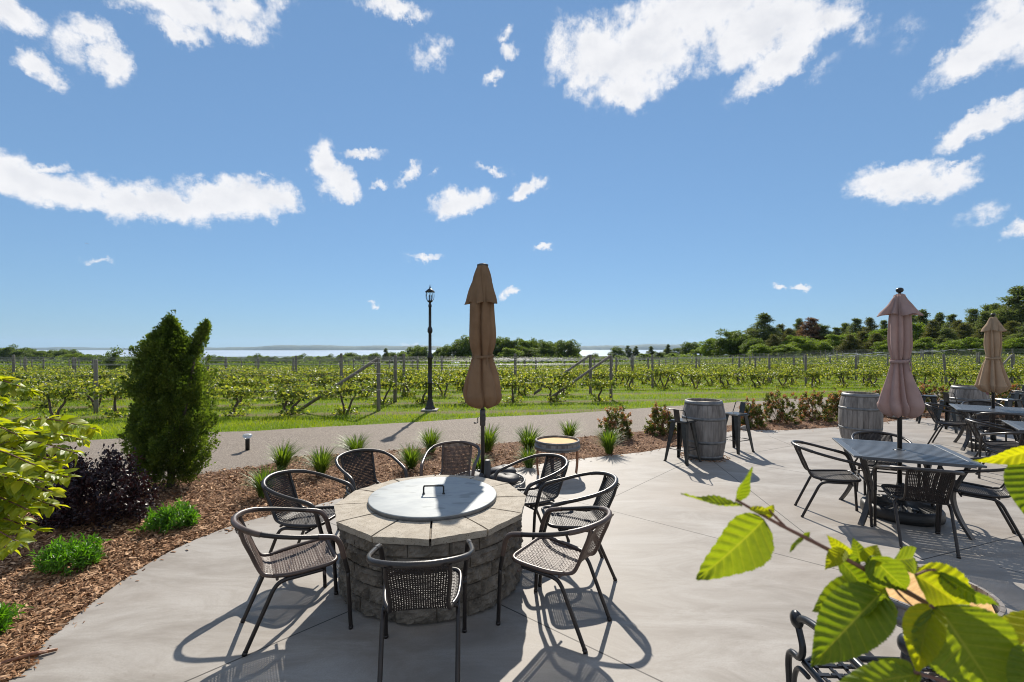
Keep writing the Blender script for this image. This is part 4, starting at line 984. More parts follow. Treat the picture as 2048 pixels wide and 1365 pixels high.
# ------------------------------------------------------------------ cast aluminium chair at lower right
def cast_chair():
    t = empty('cast_metal_armchair', (1.60, 1.84, .001), R(-3), 'ornate dark cast metal armchair behind the big leaves, lower right', 'chair')
    w = .30   # local: x right, y forward
    def scroll(sx):
        mb = MB(); x = sx * w
        mb.tube(crom([(x, -.30, .665), (x, -.12, .675), (x, .10, .665), (x, .24, .640), (x, .30, .605)], 6), [.017] * 25, 8)
        mb.sphere((x, .315, .600), .040, 16, 10, (.62, 1, 1)); mb.lathe([(.015, 0), (.015, .006)], 12, c=(x, .315, .6))
        mb.tube(crom([(x, .30, .575), (x, .265, .50), (x, .29, .44), (x, .36, .42), (x, .385, .36), (x, .375, .20), (x, .41, .05), (x, .43, .0)], 6), .015, 8)
        mb.tube(crom([(x, .22, .40), (x, .30, .385), (x, .335, .30), (x, .32, .16), (x, .30, .10)], 5), .011, 8)
        return mb.obj('armrest', M['cast'], t)
    scroll(-1); scroll(1)
    for sx in (-1, 1):
        mb = MB(); x = sx * w
        mb.tube(crom([(x, -.44, 0), (x, -.34, .20), (x, -.30, .42), (x, -.31, .66), (x, -.345, .885)], 6), [.016] * 19 + [.022] * 6, 10)
        mb.tube([(x, -.345, .90), (x, -.35, .895)], .02, 8); mb.obj('leg', M['cast'], t)
    mb = MB()
    for sx in (-1, 1): mb.sphere((sx * w, -.348, .905), .036, 16, 10, (1, 1, 1)); mb.lathe([(.02, 0), (.016, .008)], 12, c=(sx * w, -.348, .938))
    mb.tube([(-w, -.348, .905), (w, -.348, .905)], .015, 10); mb.tube([(-w, -.325, .70), (w, -.325, .70)], .010, 8); mb.tube([(-w, -.30, .46), (w, -.30, .46)], .012, 8)
    # lattice of the back
    for k in range(-6, 7):
        for s in (-1, 1):
            x0 = k * .085; x1 = x0 + s * .20; p0, p1 = Vector((x0, -.303, .47)), Vector((x1, -.327, .69))
            lo, hi = 0.0, 1.0; dx = x1 - x0
            for lim in (-.28, .28):
                tt = (lim - x0) / dx
                if (dx > 0) == (lim > 0): hi = min(hi, tt)
                else: lo = max(lo, tt)
            if hi - lo > .1: mb.tube([p0.lerp(p1, lo), p0.lerp(p1, hi)], .008, 6, flat=.5)
    mb.obj('backrest', M['cast'], t)
    mb = MB(); mb.tube([(-.28, -.29, .425), (.28, -.29, .425), (.29, .27, .43), (.22, .31, .43), (-.22, .31, .43), (-.29, .27, .43)], .014, 8, closed=True)
    for i in range(-4, 5):
        for j in range(-4, 5):
            cx, cy = i * .064, j * .064
            if (i + j) % 2 == 0: mb.box((cx, cy, .43), (.052, .014, .012)); mb.box((cx, cy + .0, .4315), (.014, .052, .012))
            else: mb.box((cx, cy, .4295), (.064, .020, .010))
    for k in range(-4, 5): mb.box((k * .064, 0, .4275), (.012, .56, .008)); mb.box((0, k * .064, .4262), (.56, .012, .008))
    mb.obj('seat', M['cast'], t)
cast_chair()

# ------------------------------------------------------------------ lamp post and bollard
def lamp_post():
    x, y = G(860, 821, -.05); z = hz(x, y)
    t = empty('lamp_post', (x, y, z), 0, 'tall black lamp post with a lantern head on the lawn', 'lamp post')
    mb = MB(); mb.box((0, 0, .025), (.46, .46, .05), bev=.012); mb.obj('footing', M['concrete2'], t)
    mb = MB(); mb.lathe([(.15, .05), (.155, .08), (.13, .12), (.10, .15), (.105, .20), (.085, .24), (.078, .30), (.070, .34), (.058, .78), (.075, .80), (.078, .83), (.06, .86), (.058, 1.50), (.07, 1.52), (.085, 1.55), (.085, 1.59), (.066, 1.63), (.058, 1.68), (.048, 1.72), (.044, 2.28), (.06, 2.30), (.074, 2.33), (.074, 2.41), (.056, 2.45), (.042, 2.48), (.040, 3.06), (.055, 3.08), (.045, 3.13), (.03, 3.17), (.03, 3.20)], 20)
    for k in range(8):
        a = 2 * math.pi * k / 8; mb.tube([(.14 * math.cos(a), .14 * math.sin(a), .07), (.10 * math.cos(a), .10 * math.sin(a), .14), (.08 * math.cos(a), .08 * math.sin(a), .26)], .014, 6)
    mb.obj('pole', M['blackmetal'], t)
    head = MB(); head.lathe([(.03, 3.19), (.065, 3.21), (.085, 3.235), (.070, 3.25), (.02, 3.255)], 20)
    head.lathe([(.125, 3.50), (.135, 3.505), (.125, 3.525), (.095, 3.56), (.05, 3.595), (.022, 3.61), (.018, 3.63), (.028, 3.645), (.012, 3.665), (.006, 3.72), (0, 3.73)], 20)
    for k in range(8):
        a = 2 * math.pi * k / 8; head.tube(crom([(.075 * math.cos(a), .075 * math.sin(a), 3.235), (.112 * math.cos(a), .112 * math.sin(a), 3.31), (.122 * math.cos(a), .122 * math.sin(a), 3.40), (.112 * math.cos(a), .112 * math.sin(a), 3.50)], 4), .006, 6)
    for k in range(16): a = 2 * math.pi * k / 16; head.sphere((.13 * math.cos(a), .13 * math.sin(a), 3.505), .016, 6, 4)
    h = head.obj('lantern', M['blackmetal'], t)
    gl = bpy.data.materials.new('clear_glass'); gl.use_nodes = True; b = gl.node_tree.nodes['Principled BSDF']; b.inputs['Transmission Weight'].default_value = 1; b.inputs['Roughness'].default_value = .02; b.inputs['IOR'].default_value = 1.1; b.inputs['Base Color'].default_value = (.95, .97, .97, 1)
    mb = MB(); mb.lathe([(.066, 3.245), (.10, 3.31), (.110, 3.40), (.10, 3.495)], 20, capb=False, capt=False); mb.obj('glass', gl, h)
    mb = MB()
    for a in (0, 2.1, 4.2): mb.lathe([(.010, 3.255), (.010, 3.35), (.014, 3.37), (.012, 3.40), (0, 3.43)], 10, c=(.035 * math.cos(a), .035 * math.sin(a), 0))
    mb.obj('bulb', M['bulb'], h)
M['concrete2'] = mk('footing_concrete', (.25, .23, .21), (.38, .36, .33), 12, .9, 0, .002, 60)
lamp_post()
def bollard():
    x, y = G(495, 900, -.03); t = empty('path_light', (x, y, -.034), 0, 'short black path light with a white domed top by the driveway', 'path light')
    mb = MB(); mb.lathe([(.036, 0), (.036, .195), (.034, .20)], 20); mb.box((.03, -.018, .12), (.012, .012, .02)); mb.obj('post', M['blackmetal'], t)
    mb = MB(); mb.lathe([(.034, .20), (.045, .215), (.075, .240), (.082, .262), (.072, .282), (.04, .296), (0, .300)], 28); mb.obj('lamp_dome', M['glass'], t)
bollard()
#--MARK-PLANTS

# ------------------------------------------------------------------ vineyard
NROW = 22
def row_y(k, x): return ROW0 + RSP * k + RSL * x
row_end = {0: (-60, -3.6), 1: (-60, 3.2), 2: (-60, 3.05)}
ordn = ['first', 'second', 'third', 'fourth', 'fifth', 'sixth', 'seventh', 'eighth', 'ninth', 'tenth'] 
def vine_meshes(seed, dense=1.0):
    rr = np.random.default_rng(seed); r = random.Random(seed)
    mb = MB(); ns = r.choice([1, 2, 2]); tops = []
    for k in range(ns):
        dx = (k - (ns - 1) / 2) * r.uniform(.25, .45) + r.uniform(-.06, .06); bend = r.uniform(-.10, .10)
        pts = crom([(dx * .15, r.uniform(-.03, .03), -.03), (dx * .6 + bend, r.uniform(-.05, .05), .18), (dx * .9 - bend * .4, r.uniform(-.06, .06), .38), (dx * 1.2, r.uniform(-.04, .04), .50), (dx * 1.35, 0, .59)], 4)
        n = len(pts); mb.tube(pts, [.036 - .016 * i / n + r.uniform(-.004, .004) for i in range(n)], 7); tops.append(pts[-1])
    for p in tops:
        for s in (-1, 1): mb.tube(crom([p, (p.x + s * .25, r.uniform(-.05, .05), .63 + r.uniform(-.04, .04)), (p.x + s * .62, r.uniform(-.05, .05), .62 + r.uniform(-.05, .05))], 3), [.012] * 7 if False else .010, 5)
    tr = mb.mesh('trunk', M['bark'])
    n = int(430 * dense); pos = np.stack([np.clip(rr.normal(0, .32, n), -.85, .85), rr.normal(0, .16, n), .635 + rr.normal(0, .075, n) + .06 * np.sin(rr.uniform(0, 6.3) + rr.uniform(-1, 1, n))], -1)
    # hanging and upright shoots
    sh = []
    for _ in range(int(14 * dense)):
        bx, up_, L = rr.uniform(-.75, .75), rr.random() < .5, rr.uniform(.06, .17)
        m_ = int(L / .022); s = np.arange(m_)[:, None] * .022; dirv = np.array([rr.normal(0, .4), rr.normal(0, .6), .8 if up_ else -.6]); dirv /= np.linalg.norm(dirv)
        sh.append(np.array([bx, 0, .66]) + s * dirv + rr.normal(0, .022, (m_, 3)))
    pos = np.concatenate([pos] + sh)
    m = int(90 * dense * r.choice([.5, 1, 1.8])); b = np.stack([rr.normal(0, .16, m), rr.normal(0, .13, m), np.abs(rr.normal(.08, .07, m))], -1); pos = np.concatenate([pos, b]); n = len(pos)
    d = rr.normal(size=(n, 3)); d[:, 2] -= .5; up = rr.normal(size=(n, 3)) * .8; up[:, 2] += .7
    s = rr.uniform(.06, .11, n)
    fo = leafmesh('foliage', pos, d, up, np.stack([s * 1.25, s, s], -1), M['vine'], 'leaf')
    return tr, fo
VP = [vine_meshes(100 + i, .9 + .1 * (i % 3)) for i in range(7)]
def post_mesh():
    out = []
    for i in range(3):
        mb = MB(); r = .052 + .004 * i; mb.lathe([(r * 1.03, -.25), (r, .3), (r * .97, 1.0), (r * .93, 1.50), (r * .75, 1.52), (0, 1.525)], 14); out.append(mb.mesh('vineyard_post', M['postwood']))
    return out
PM = post_mesh()
def vineyard():
    cand = []; posts = []
    for k in range(NROW):
        x0, x1 = row_end.get(k, (-90, 110)); yc = ROW0 + RSP * k; lim = 1.12 * yc + 3; x = max(x0, -lim) + random.uniform(0, 1); hi = min(x1, lim + .15 * lim)
        while x < hi:
            if random.random() > .06: cand.append((k, x, row_y(k, x) + random.uniform(-.05, .05)))
            x += 1.45 + random.uniform(-.12, .12)
    vis = [c for c in cand if abs(c[1]) < 1.1 * c[2] + .8]
    vis.sort(key=lambda c: c[2]); near, far = vis[:292], vis[292:]
    protos = []
    for i, (k, x, y) in enumerate(near):
        lab = 'yellow-green grapevine on gnarled trunks in the %s vineyard row from the lawn' % ordn[min(k, 9)]
        g = 'grapevines in the %s vineyard row' % ordn[min(k, 9)]
        v = i % 7; rz = R(5.7) + (math.pi if random.random() < .5 else 0) + random.uniform(-.08, .08); s = (random.uniform(.92, 1.08), random.uniform(.9, 1.2), random.uniform(.88, 1.1))
        if v >= len(protos):
            t = empty('grapevine', (x, y, hz(x, y)), rz, lab, 'grapevine', g, s); link('trunk', VP[v][0], t); link('foliage', VP[v][1], t); protos.append(t)
        else: dup(protos[v], (x, y, hz(x, y)), rz, lab, g, s)
    # the rest of the vines, past counting
    n = 0; P = []; 
    for (k, x, y) in far:
        m = int(170 - min(105, (y - 25) * 2.2)); z = hz(x, y)
        P.append(np.stack([x + rng.uniform(-.8, .8, m), y + rng.normal(0, .16, m), z + .63 + rng.normal(0, .09, m)], -1))
        mm = m // 8; P.append(np.stack([x + rng.normal(0, .15, mm), y + rng.normal(0, .1, mm), z + rng.uniform(.02, .5, mm)], -1))
    P = np.concatenate(P); n = len(P); d = rng.normal(size=(n, 3)); up = rng.normal(size=(n, 3)); up[:, 2] += .5
    s = rng.uniform(.10, .17, n) * (1 + .008 * (P[:, 1] - 25)); o = link('distant_grapevines', leafmesh('distant_grapevines', P, d, up, s, M['vinefar']))
    props(o, 'yellow-green rows of grapevines filling the back of the vineyard', 'grapevines', kind='stuff')
    # posts: those the photograph shows, then a regular run in the rows behind
    seen = [(192, 828, 0), (757, 823, 0), (790, 805, 1), (808, 793, 2), (1222, 800, 1), (1181, 789, 2), (1305, 775, 3), (1612, 771, 3), (1893, 768, 3), (2024, 765, 3), (1265, 768, 4), (1539, 763, 4), (1232, 757, 5), (1479, 756, 5), (1712, 755, 5), (50, 757, 1), (150, 757, 3), (416, 770, 2)]
    used = []
    for (px, py, k) in seen:
        x, y = G(px, py, -.07); z = hz(x, y)
        if abs(x) > 0 and y < 40: used.append((x, y, k, px))
    for k in range(3, 20, 1):
        yc = ROW0 + RSP * k; x = -1.15 * yc + random.uniform(0, 7)
        while x < 1.2 * yc + 4:
            y = row_y(k, x)
            if abs(x) < 1.12 * y and not any(math.hypot(x - u[0], y - u[1]) < 3.2 for u in used) and (k > 5 or x < 4.5 or x > 9): used.append((x, y, k, None))
            x += 7.3 if k < 9 else 9.5
    first = None; names = {192: 'thick grey wooden post beside the evergreen, nearest post at left', 757: 'braced wooden end post of the front row, left of the lamp post', 790: 'wooden post just right of the braced post beside the lamp',
        808: 'wooden post nearest the left side of the black lamp post', 1222: 'braced wooden end post on the lawn right of the tan umbrella', 1181: 'wooden post with brace just left of the other braced post on the right',
        1305: 'wooden post at the lawn edge right of the braced posts', 1612: 'wooden post in the vines above the red-tipped shrubs', 1893: 'slightly leaning wooden post between the mauve and beige umbrellas', 2024: 'wooden post beside the beige umbrella at right',
        1539: 'wooden post in the vines above the left bar stools'}
    braces = {757: -1, 1222: -1, 1181: -1, 2024: -1}
    for i, (x, y, k, px) in enumerate(used):
        z = hz(x, y); lab = names.get(px) or 'grey wooden trellis post among the vines of the %s vineyard row' % (ordn[k] if k < 10 else 'far'); g = None if px in names else 'trellis posts of the %s vineyard row' % (ordn[k] if k < 10 else 'far')
        o = link('vineyard_post', PM[i % 3]); o.location = (x, y, z); tilt = R(-5.5) if px == 1893 else random.uniform(-.012, .012)
        o.rotation_euler = (random.uniform(-.01, .01), tilt, random.uniform(0, 6)) if px != 1893 else (0, tilt, 0); o.scale = (1, 1, 1.02 + random.uniform(-.02, .04)); props(o, lab, 'post', g)
        if px in braces:
            o.rotation_euler = (0, 0, 0); mb = MB(); L = 2.25 if px != 2024 else 1.6
            mb.tube([(-.03, -.02, 1.50), (-L, -L * RSL - .02, .03)], .046, 10); b = mb.obj('brace', M['postwood'], o)
    for k in range(NROW - 2):
        x0, x1 = row_end.get(k, (-90, 110)); yc = ROW0 + RSP * k; a, b = max(x0, -1.15 * yc), min(x1, 1.25 * yc); mb = MB(); xs = np.linspace(a, b, 14)
        for zz in (.66, 1.12, 1.44): mb.tube([(x, row_y(k, x), hz(x, row_y(k, x)) + zz + .01 * math.sin(x)) for x in xs], .0022 + .0001 * k, 4)
        o = mb.obj('trellis_wires', M['wire']); props(o, 'thin steel trellis wires strung along the %s vineyard row' % (ordn[k] if k < 10 else 'far'), 'wires', 'trellis wires')
vineyard()
def netting():
    for k, (r, a, b, z0) in enumerate(((9, 1000, 1130, 1.45), (10, 1004, 1120, 1.42), (11, 1010, 1140, 1.5), (12, 1002, 1118, 1.4), (13, 1015, 1150, 1.45), (9, 1660, 1850, 1.45), (11, 1700, 1930, 1.5), (13, 1840, 2040, 1.5))):
        yc = ROW0 + RSP * r; x0, x1 = (a - 1024) / F * (yc + 2), (b - 1024) / F * (yc + 2); mb = MB(); n = 30; pts = []
        for i in range(n + 1): x = x0 + (x1 - x0) * i / n; y = row_y(r, x); pts.append((x, y, hz(x, y) + z0 + .05 * math.sin(i * .8 + k) - .02 * math.sin(i * 2.7)))
        mb.tube(pts, [.022 + .012 * math.sin(i * 1.9 + k) for i in range(n + 1)], 6); o = mb.obj('bird_netting', M['net']); props(o, 'pale rolled bird netting tied along a trellis top %s' % ('right of the tan umbrella' if k < 5 else 'in front of the pine wood'), 'netting', 'rolled netting ' + ('right of the tan umbrella' if k < 5 else 'in front of the pine wood'))
M['net'] = mk('white_netting', (.40, .40, .42), (.62, .62, .64), 8, .7)
netting()

# ------------------------------------------------------------------ trees (unit trees ten metres high, scaled)
def crown_clumps(rr, clumps, n_leaf, size, m, flat=.7, down=0.0, stretch=(1, 1, 1)):
    """clumps: (x,y,z,r)"""
    C = np.array(clumps); w = C[:, 3] ** 2; j = rr.choice(len(C), n_leaf, p=w / w.sum())
    d = nrmz(rr.normal(size=(n_leaf, 3))); rad = C[j, 3:4] * rr.uniform(.45, 1.08, (n_leaf, 1))
    pos = C[j, :3] + d * rad * np.array([1, 1, flat]); dd = d + rr.normal(size=(n_leaf, 3)) * .8; dd[:, 2] -= down
    up = rr.normal(size=(n_leaf, 3)) * .8; up[:, 2] += .6; s = rr.uniform(.6, 1.3, n_leaf) * size
    return leafmesh('crown', pos, dd, up, np.stack([s * stretch[0], s * stretch[1], s], -1), m)
def tree_proto(kind, seed):
    rr = np.random.default_rng(seed); r = random.Random(seed); mb = MB(); cl = []
    if kind in ('pine', 'pine2', 'rust'):
        mb.tube(crom([(0, 0, -.5), (r.uniform(-.1, .1), 0, 3), (r.uniform(-.2, .2), r.uniform(-.2, .2), 6.5), (0, 0, 9.5)], 4), [.20 - .0145 * i for i in range(13)], 8)
        z = 1.3 + r.random()
        while z < 9.7:
            f = (z - 1) / 9; R0 = (3.8 * (1 - f) ** .95 * (.85 + .15 * math.sin(z * 2.3 + seed)) + .14) * r.uniform(.72, 1.1)
            nb = 8 if f < .6 else 5
            for b in range(nb):
                a = r.uniform(0, 6.283); L = R0 * r.uniform(.6, 1.1); tip = (L * math.cos(a), L * math.sin(a), z + .12 * L + r.uniform(-.1, .3))
                mb.tube([(0, 0, z - .1), tip], [.05, .02], 4, cap=False)
                for q in (.5, .78, 1.0): cl.append((tip[0] * q, tip[1] * q, z + (tip[2] - z) * q + .08, (.30 + .24 * (1 - f)) * r.uniform(.7, 1.35)))
            z += r.uniform(.34, .6)
        cl += [(0, 0, 9.2, .22), (0, 0, 9.6, .14), (0, 0, 9.9, .08)]; me = crown_clumps(rr, cl, 15000, .27, M[kind], .6, -.15, (.5, 1.3))
    else:
        mb.tube(crom([(0, 0, -.5), (r.uniform(-.2, .2), 0, 2.2), (r.uniform(-.4, .4), r.uniform(-.3, .3), 5), (r.uniform(-.5, .5), 0, 8)], 4), [.24 - .016 * i for i in range(13)], 8)
        for _ in range(11):
            a = r.uniform(0, 6.283); z = r.uniform(1.8, 6.5); L = r.uniform(1.6, 3.1); e = (L * math.cos(a), L * math.sin(a), z + r.uniform(.7, 2.2)); mb.tube([(0, 0, z), (e[0] * .5, e[1] * .5, z + (e[2] - z) * .35), e], [.10, .06, .03], 5, cap=False)
        n = 64 if kind == 'broad' else 52
        for _ in range(n):
            th, ph = r.uniform(0, 6.283), math.acos(r.uniform(-.75, 1)); q = r.uniform(.5, 1.0); rx = 3.4 * r.uniform(.8, 1.15)
            cl.append((rx * q * math.sin(ph) * math.cos(th), rx * q * math.sin(ph) * math.sin(th), 5.6 + 4.0 * q * math.cos(ph) - (1.2 if math.cos(ph) < 0 else 0) * .2, r.uniform(.40, 1.15)))
        me = crown_clumps(rr, cl, 13000, .31, M[kind], .85, 0.1, (.8, 1.1))
    return mb.mesh('trunk', M['pinebark' if kind in ('pine', 'pine2', 'rust') else 'bark']), me
TPROTO = {k: [tree_proto(k, s) for s in ss] for k, ss in {'pine': (11, 12, 13), 'pine2': (14, 15), 'rust': (16,), 'broad': (21, 22, 23), 'lime': (24, 25)}.items()}
_tfirst = {}
NAMES = {'pine': ('pine_tree', 'pine tree', 'dark green pine'), 'pine2': ('pine_tree', 'pine tree', 'olive green pine'), 'rust': ('pine_tree', 'pine tree', 'rusty brown conifer'), 'broad': ('broadleaf_tree', 'tree', 'dark green broadleaf tree'), 'lime': ('broadleaf_tree', 'tree', 'light green leafy tree')}
def tree(kind, px, top, Y, where, width=None, lab=None, grp=None):
    v = random.randrange(len(TPROTO[kind])); x = (px - 1024) / F * Y; z = hz(x, Y); h = max(1.8, CH - (top - HZ) / F * Y - z) ; s = h / 10
    w = s * random.uniform(.85, 1.15) if width is None else (width * (1.3 if 'pin' in kind or kind == 'rust' else 1.12) / F * Y) / 6.6
    w = min(max(w, s * .7), s * 2.2); nm, cat, adj = NAMES[kind]; lab = lab or '%s %s' % (adj, where); grp = grp or ('%ss %s' % (adj, where)); rz = random.uniform(0, 6.28); key = (kind, v)
    if key not in _tfirst:
        t = empty(nm, (x, Y, z - .15), rz, lab, cat, grp, (w, w, s)); link('trunk', TPROTO[kind][v][0], t); link('crown', TPROTO[kind][v][1], t); _tfirst[key] = t
    else: t = dup(_tfirst[key], (x, Y, z - .15), rz, lab, grp, (w, w, s))
    if 'group' in t and lab not in ('',) and grp == 'none': del t['group']
    return t
def trees():
    W = 'in the wood behind the right side of the vineyard'
    tree('pine', 1527, 625, 78, '', 78, 'tall pointed dark pine standing alone above the wood, centre right', 'none')
    tree('rust', 1622, 634, 80, '', 75, 'rusty brown conifer among green pines, right of the tall pointed pine', 'none')
    for kd, px, top, Y, w in (('broad', 1462, 655, 80, 62), ('lime', 1424, 670, 84, 40), ('pine2', 1500, 655, 84, 60), ('pine2', 1560, 648, 82, 58), ('pine', 1598, 636, 84, 50), ('lime', 1588, 664, 72, 40), ('pine', 1650, 648, 78, 52), ('pine', 1672, 654, 84, 50),
            ('lime', 1672, 662, 70, 50), ('pine', 1712, 636, 82, 60), ('pine2', 1740, 634, 78, 52), ('pine', 1768, 640, 84, 48), ('lime', 1762, 650, 66, 52), ('pine2', 1725, 662, 68, 56), ('pine2', 1752, 665, 64, 56), ('pine', 1845, 618, 76, 60), ('lime', 1828, 635, 74, 46),
            ('pine', 1880, 624, 80, 52), ('pine2', 1866, 640, 68, 62), ('pine', 1905, 628, 76, 56), ('pine', 1945, 614, 76, 60), ('pine2', 1928, 645, 64, 66), ('pine', 1968, 622, 70, 58), ('pine', 1990, 606, 74, 70), ('pine', 2035, 572, 68, 110), ('pine', 2080, 560, 66, 120),
            ('pine2', 1985, 650, 60, 70), ('pine2', 2028, 640, 58, 72), ('lime', 2034, 668, 54, 44), ('pine', 1895, 655, 62, 60), ('pine2', 1700, 668, 66, 50), ('lime', 1640, 676, 66, 42), ('pine2', 1548, 668, 70, 50), ('broad', 1510, 672, 72, 44), ('pine', 1790, 648, 74, 50), ('pine', 1812, 640, 80, 46),
            ('pine2', 1962, 655, 58, 60), ('pine', 2060, 640, 55, 80), ('broad', 1612, 672, 74, 50), ('lime', 1600, 668, 66, 44), ('pine2', 1580, 655, 76, 50), ('pine', 1635, 645, 84, 54), ('lime', 1700, 660, 72, 44), ('pine', 1690, 645, 86, 56), ('pine2', 1800, 655, 62, 60), ('lime', 1850, 668, 58, 44), ('pine', 1825, 628, 84, 56), ('pine2', 1915, 640, 72, 60), ('pine', 1975, 606, 84, 60), ('pine2', 2010, 610, 72, 70), ('lime', 1945, 670, 54, 44), ('broad', 1480, 664, 78, 50), ('lime', 1520, 684, 66, 44), ('lime', 1570, 686, 64, 44), ('lime', 1780, 676, 58, 44), ('lime', 1905, 676, 54, 44), ('pine', 2140, 560, 64, 120), ('pine', 2210, 555, 62, 120)):
        tree(kd, px, top, Y, W, w)
    W = 'in the low tree line left of the pine wood'
    for kd, px, top, Y, w in (('broad', 1232, 692, 150, 30), ('pine', 1256, 690, 170, 22), ('pine', 1272, 692, 170, 20), ('pine', 1302, 692, 130, 24), ('pine', 1336, 688, 125, 22), ('broad', 1356, 694, 130, 28), ('broad', 1382, 681, 110, 34), ('lime', 1400, 692, 105, 30), ('lime', 1288, 704, 115, 30), ('lime', 1345, 703, 100, 36),
            ('lime', 1240, 708, 120, 34), ('broad', 1320, 702, 120, 30), ('lime', 1432, 696, 92, 34), ('broad', 1190, 706, 140, 30), ('lime', 1210, 710, 120, 34), ('lime', 1370, 706, 90, 36), ('lime', 1460, 694, 84, 40), ('lime', 1500, 696, 80, 40), ('lime', 1540, 696, 78, 40)):
        tree(kd, px, top, Y, W, w)
    W = 'in the tree clump behind the tan umbrella'
    for px, top, w in ((925, 674, 44), (944, 667, 52), (962, 672, 44), (985, 674, 46), (1006, 670, 42), (1028, 673, 40), (1048, 672, 42), (1070, 674, 38), (1090, 677, 36), (1108, 680, 34), (1132, 676, 48), (900, 686, 36), (882, 692, 30), (1018, 690, 40), (1062, 692, 40), (1098, 694, 38), (940, 694, 44), (975, 696, 40), (1145, 694, 34), (1120, 700, 34)):
        tree('broad' if random.random() < .75 else 'lime', px, top, 118 + random.uniform(-10, 12), W, w)
    W = 'in the low tree line left of the lamp post'
    for kd, px, top, w in (('broad', 828, 695, 36), ('broad', 842, 692, 34), ('lime', 806, 704, 30), ('pine', 772, 700, 22), ('broad', 784, 706, 26), ('broad', 750, 708, 28), ('lime', 738, 712, 26), ('broad', 700, 707, 34), ('lime', 682, 710, 28), ('broad', 660, 712, 26), ('broad', 868, 706, 30), ('lime', 822, 712, 36), ('lime', 880, 712, 34), ('broad', 722, 712, 30), ('lime', 640, 713, 26), ('broad', 618, 716, 28), ('lime', 850, 714, 30)):
        tree(kd, px, top - 4, 165 + random.uniform(-14, 14), W, w)
    W = 'in the distant tree line right of the evergreen'
    for px in range(425, 640, 15):
        tree('broad' if px % 2 else 'lime', px, 711 + 3 * math.sin(px * .07) + random.uniform(-1, 2), 230 + random.uniform(-15, 25), W, 24)
    W = 'in the dark wood at far left'
    for px, top in ((-20, 694), (5, 692), (22, 690), (40, 693), (58, 695), (75, 698), (92, 699), (108, 700), (124, 698), (138, 696), (150, 702), (165, 706), (30, 703), (66, 707), (100, 709), (135, 708), (182, 708), (205, 709), (225, 711), (245, 711), (265, 712), (285, 712), (-5, 706)):
        tree('broad', px, top, 215 + random.uniform(-20, 20), W, 34)
    W = 'among the last vines at the left'
    for px, top, w in ((148, 702, 34), (172, 706, 30), (205, 712, 40), (240, 712, 36)): tree('lime', px, top, 105, W, w)
    # bushes closing the back of the vineyard
trees()
def bush_belt():
    P = []; S = []
    for px in np.arange(-60, 2150, 2.6):
        Y = float(np.interp(px, [0, 400, 900, 1400, 2100], [74, 76, 78, 72, 66])) + rng.uniform(-3, 5); x = (px - 1024) / F * Y; z = hz(x, Y)
        top = 711 + 6 * math.sin(px * .013) * math.sin(px * .037 + 1) + (4 if px < 900 else -4 if px < 1200 else 0); h = max(.5, CH - (top - HZ) / F * Y - z) * rng.uniform(.7, 1.0); m = 60
        d = nrmz(rng.normal(size=(m, 3))); d[:, 2] = np.abs(d[:, 2]); P.append(np.array([x, Y, z]) + d * np.array([1.1, 1.1, h]) * rng.uniform(.5, 1, (m, 1)))
    P = np.concatenate(P); n = len(P); d = rng.normal(size=(n, 3)); up = rng.normal(size=(n, 3)); up[:, 2] += .5
    o = link('hedgerow_undergrowth', leafmesh('hedgerow_undergrowth', P, d, up, rng.uniform(.14, .30, n), M['lime']))
    props(o, 'light green brushy undergrowth between the vineyard and the trees', 'undergrowth', kind='stuff')
bush_belt()

# the airy young tree with reaching shoots behind the left vines
def airy_tree():
    x, y = (222 - 1024) / F * 34, 34.0; z = hz(x, y); t = empty('young_tree', (x, y, z), 0, 'airy young tree with long reaching shoots left of the evergreen', 'tree'); rr = random.Random(5)
    mb = MB(); P = []; D = []
    mb.tube(crom([(0, 0, -.1), (.05, 0, .7), (0, 0, 1.5)], 4), .05, 7)
    for k in range(17):
        a = rr.uniform(-1.35, 1.35); L = rr.uniform(.8, 1.75); yy = rr.uniform(-.5, .5); e = (math.sin(a) * L * 1.0, yy, 1.0 + math.cos(a) * L * .8); pts = crom([(0, 0, .8), (e[0] * .4, yy * .5, .8 + (e[2] - .8) * .62), e], 6); mb.tube(pts, [.022 - .0014 * i for i in range(len(pts))], 5)
        for p in pts[2:]:
            for _ in range(9): P.append((p.x + rr.gauss(0, .09), p.y + rr.gauss(0, .09), p.z + rr.gauss(0, .07)))
    for _ in range(500): P.append((rr.gauss(0, .55), rr.gauss(0, .4), rr.uniform(.2, 1.3)))
    mb.obj('trunk', M['bark'], t); P = np.array(P); n = len(P); s = rng.uniform(.09, .16, n)
    link('crown', leafmesh('crown', P, rng.normal(size=(n, 3)), rng.normal(size=(n, 3)) + (0, 0, .6), s, M['broad']), t)
airy_tree()

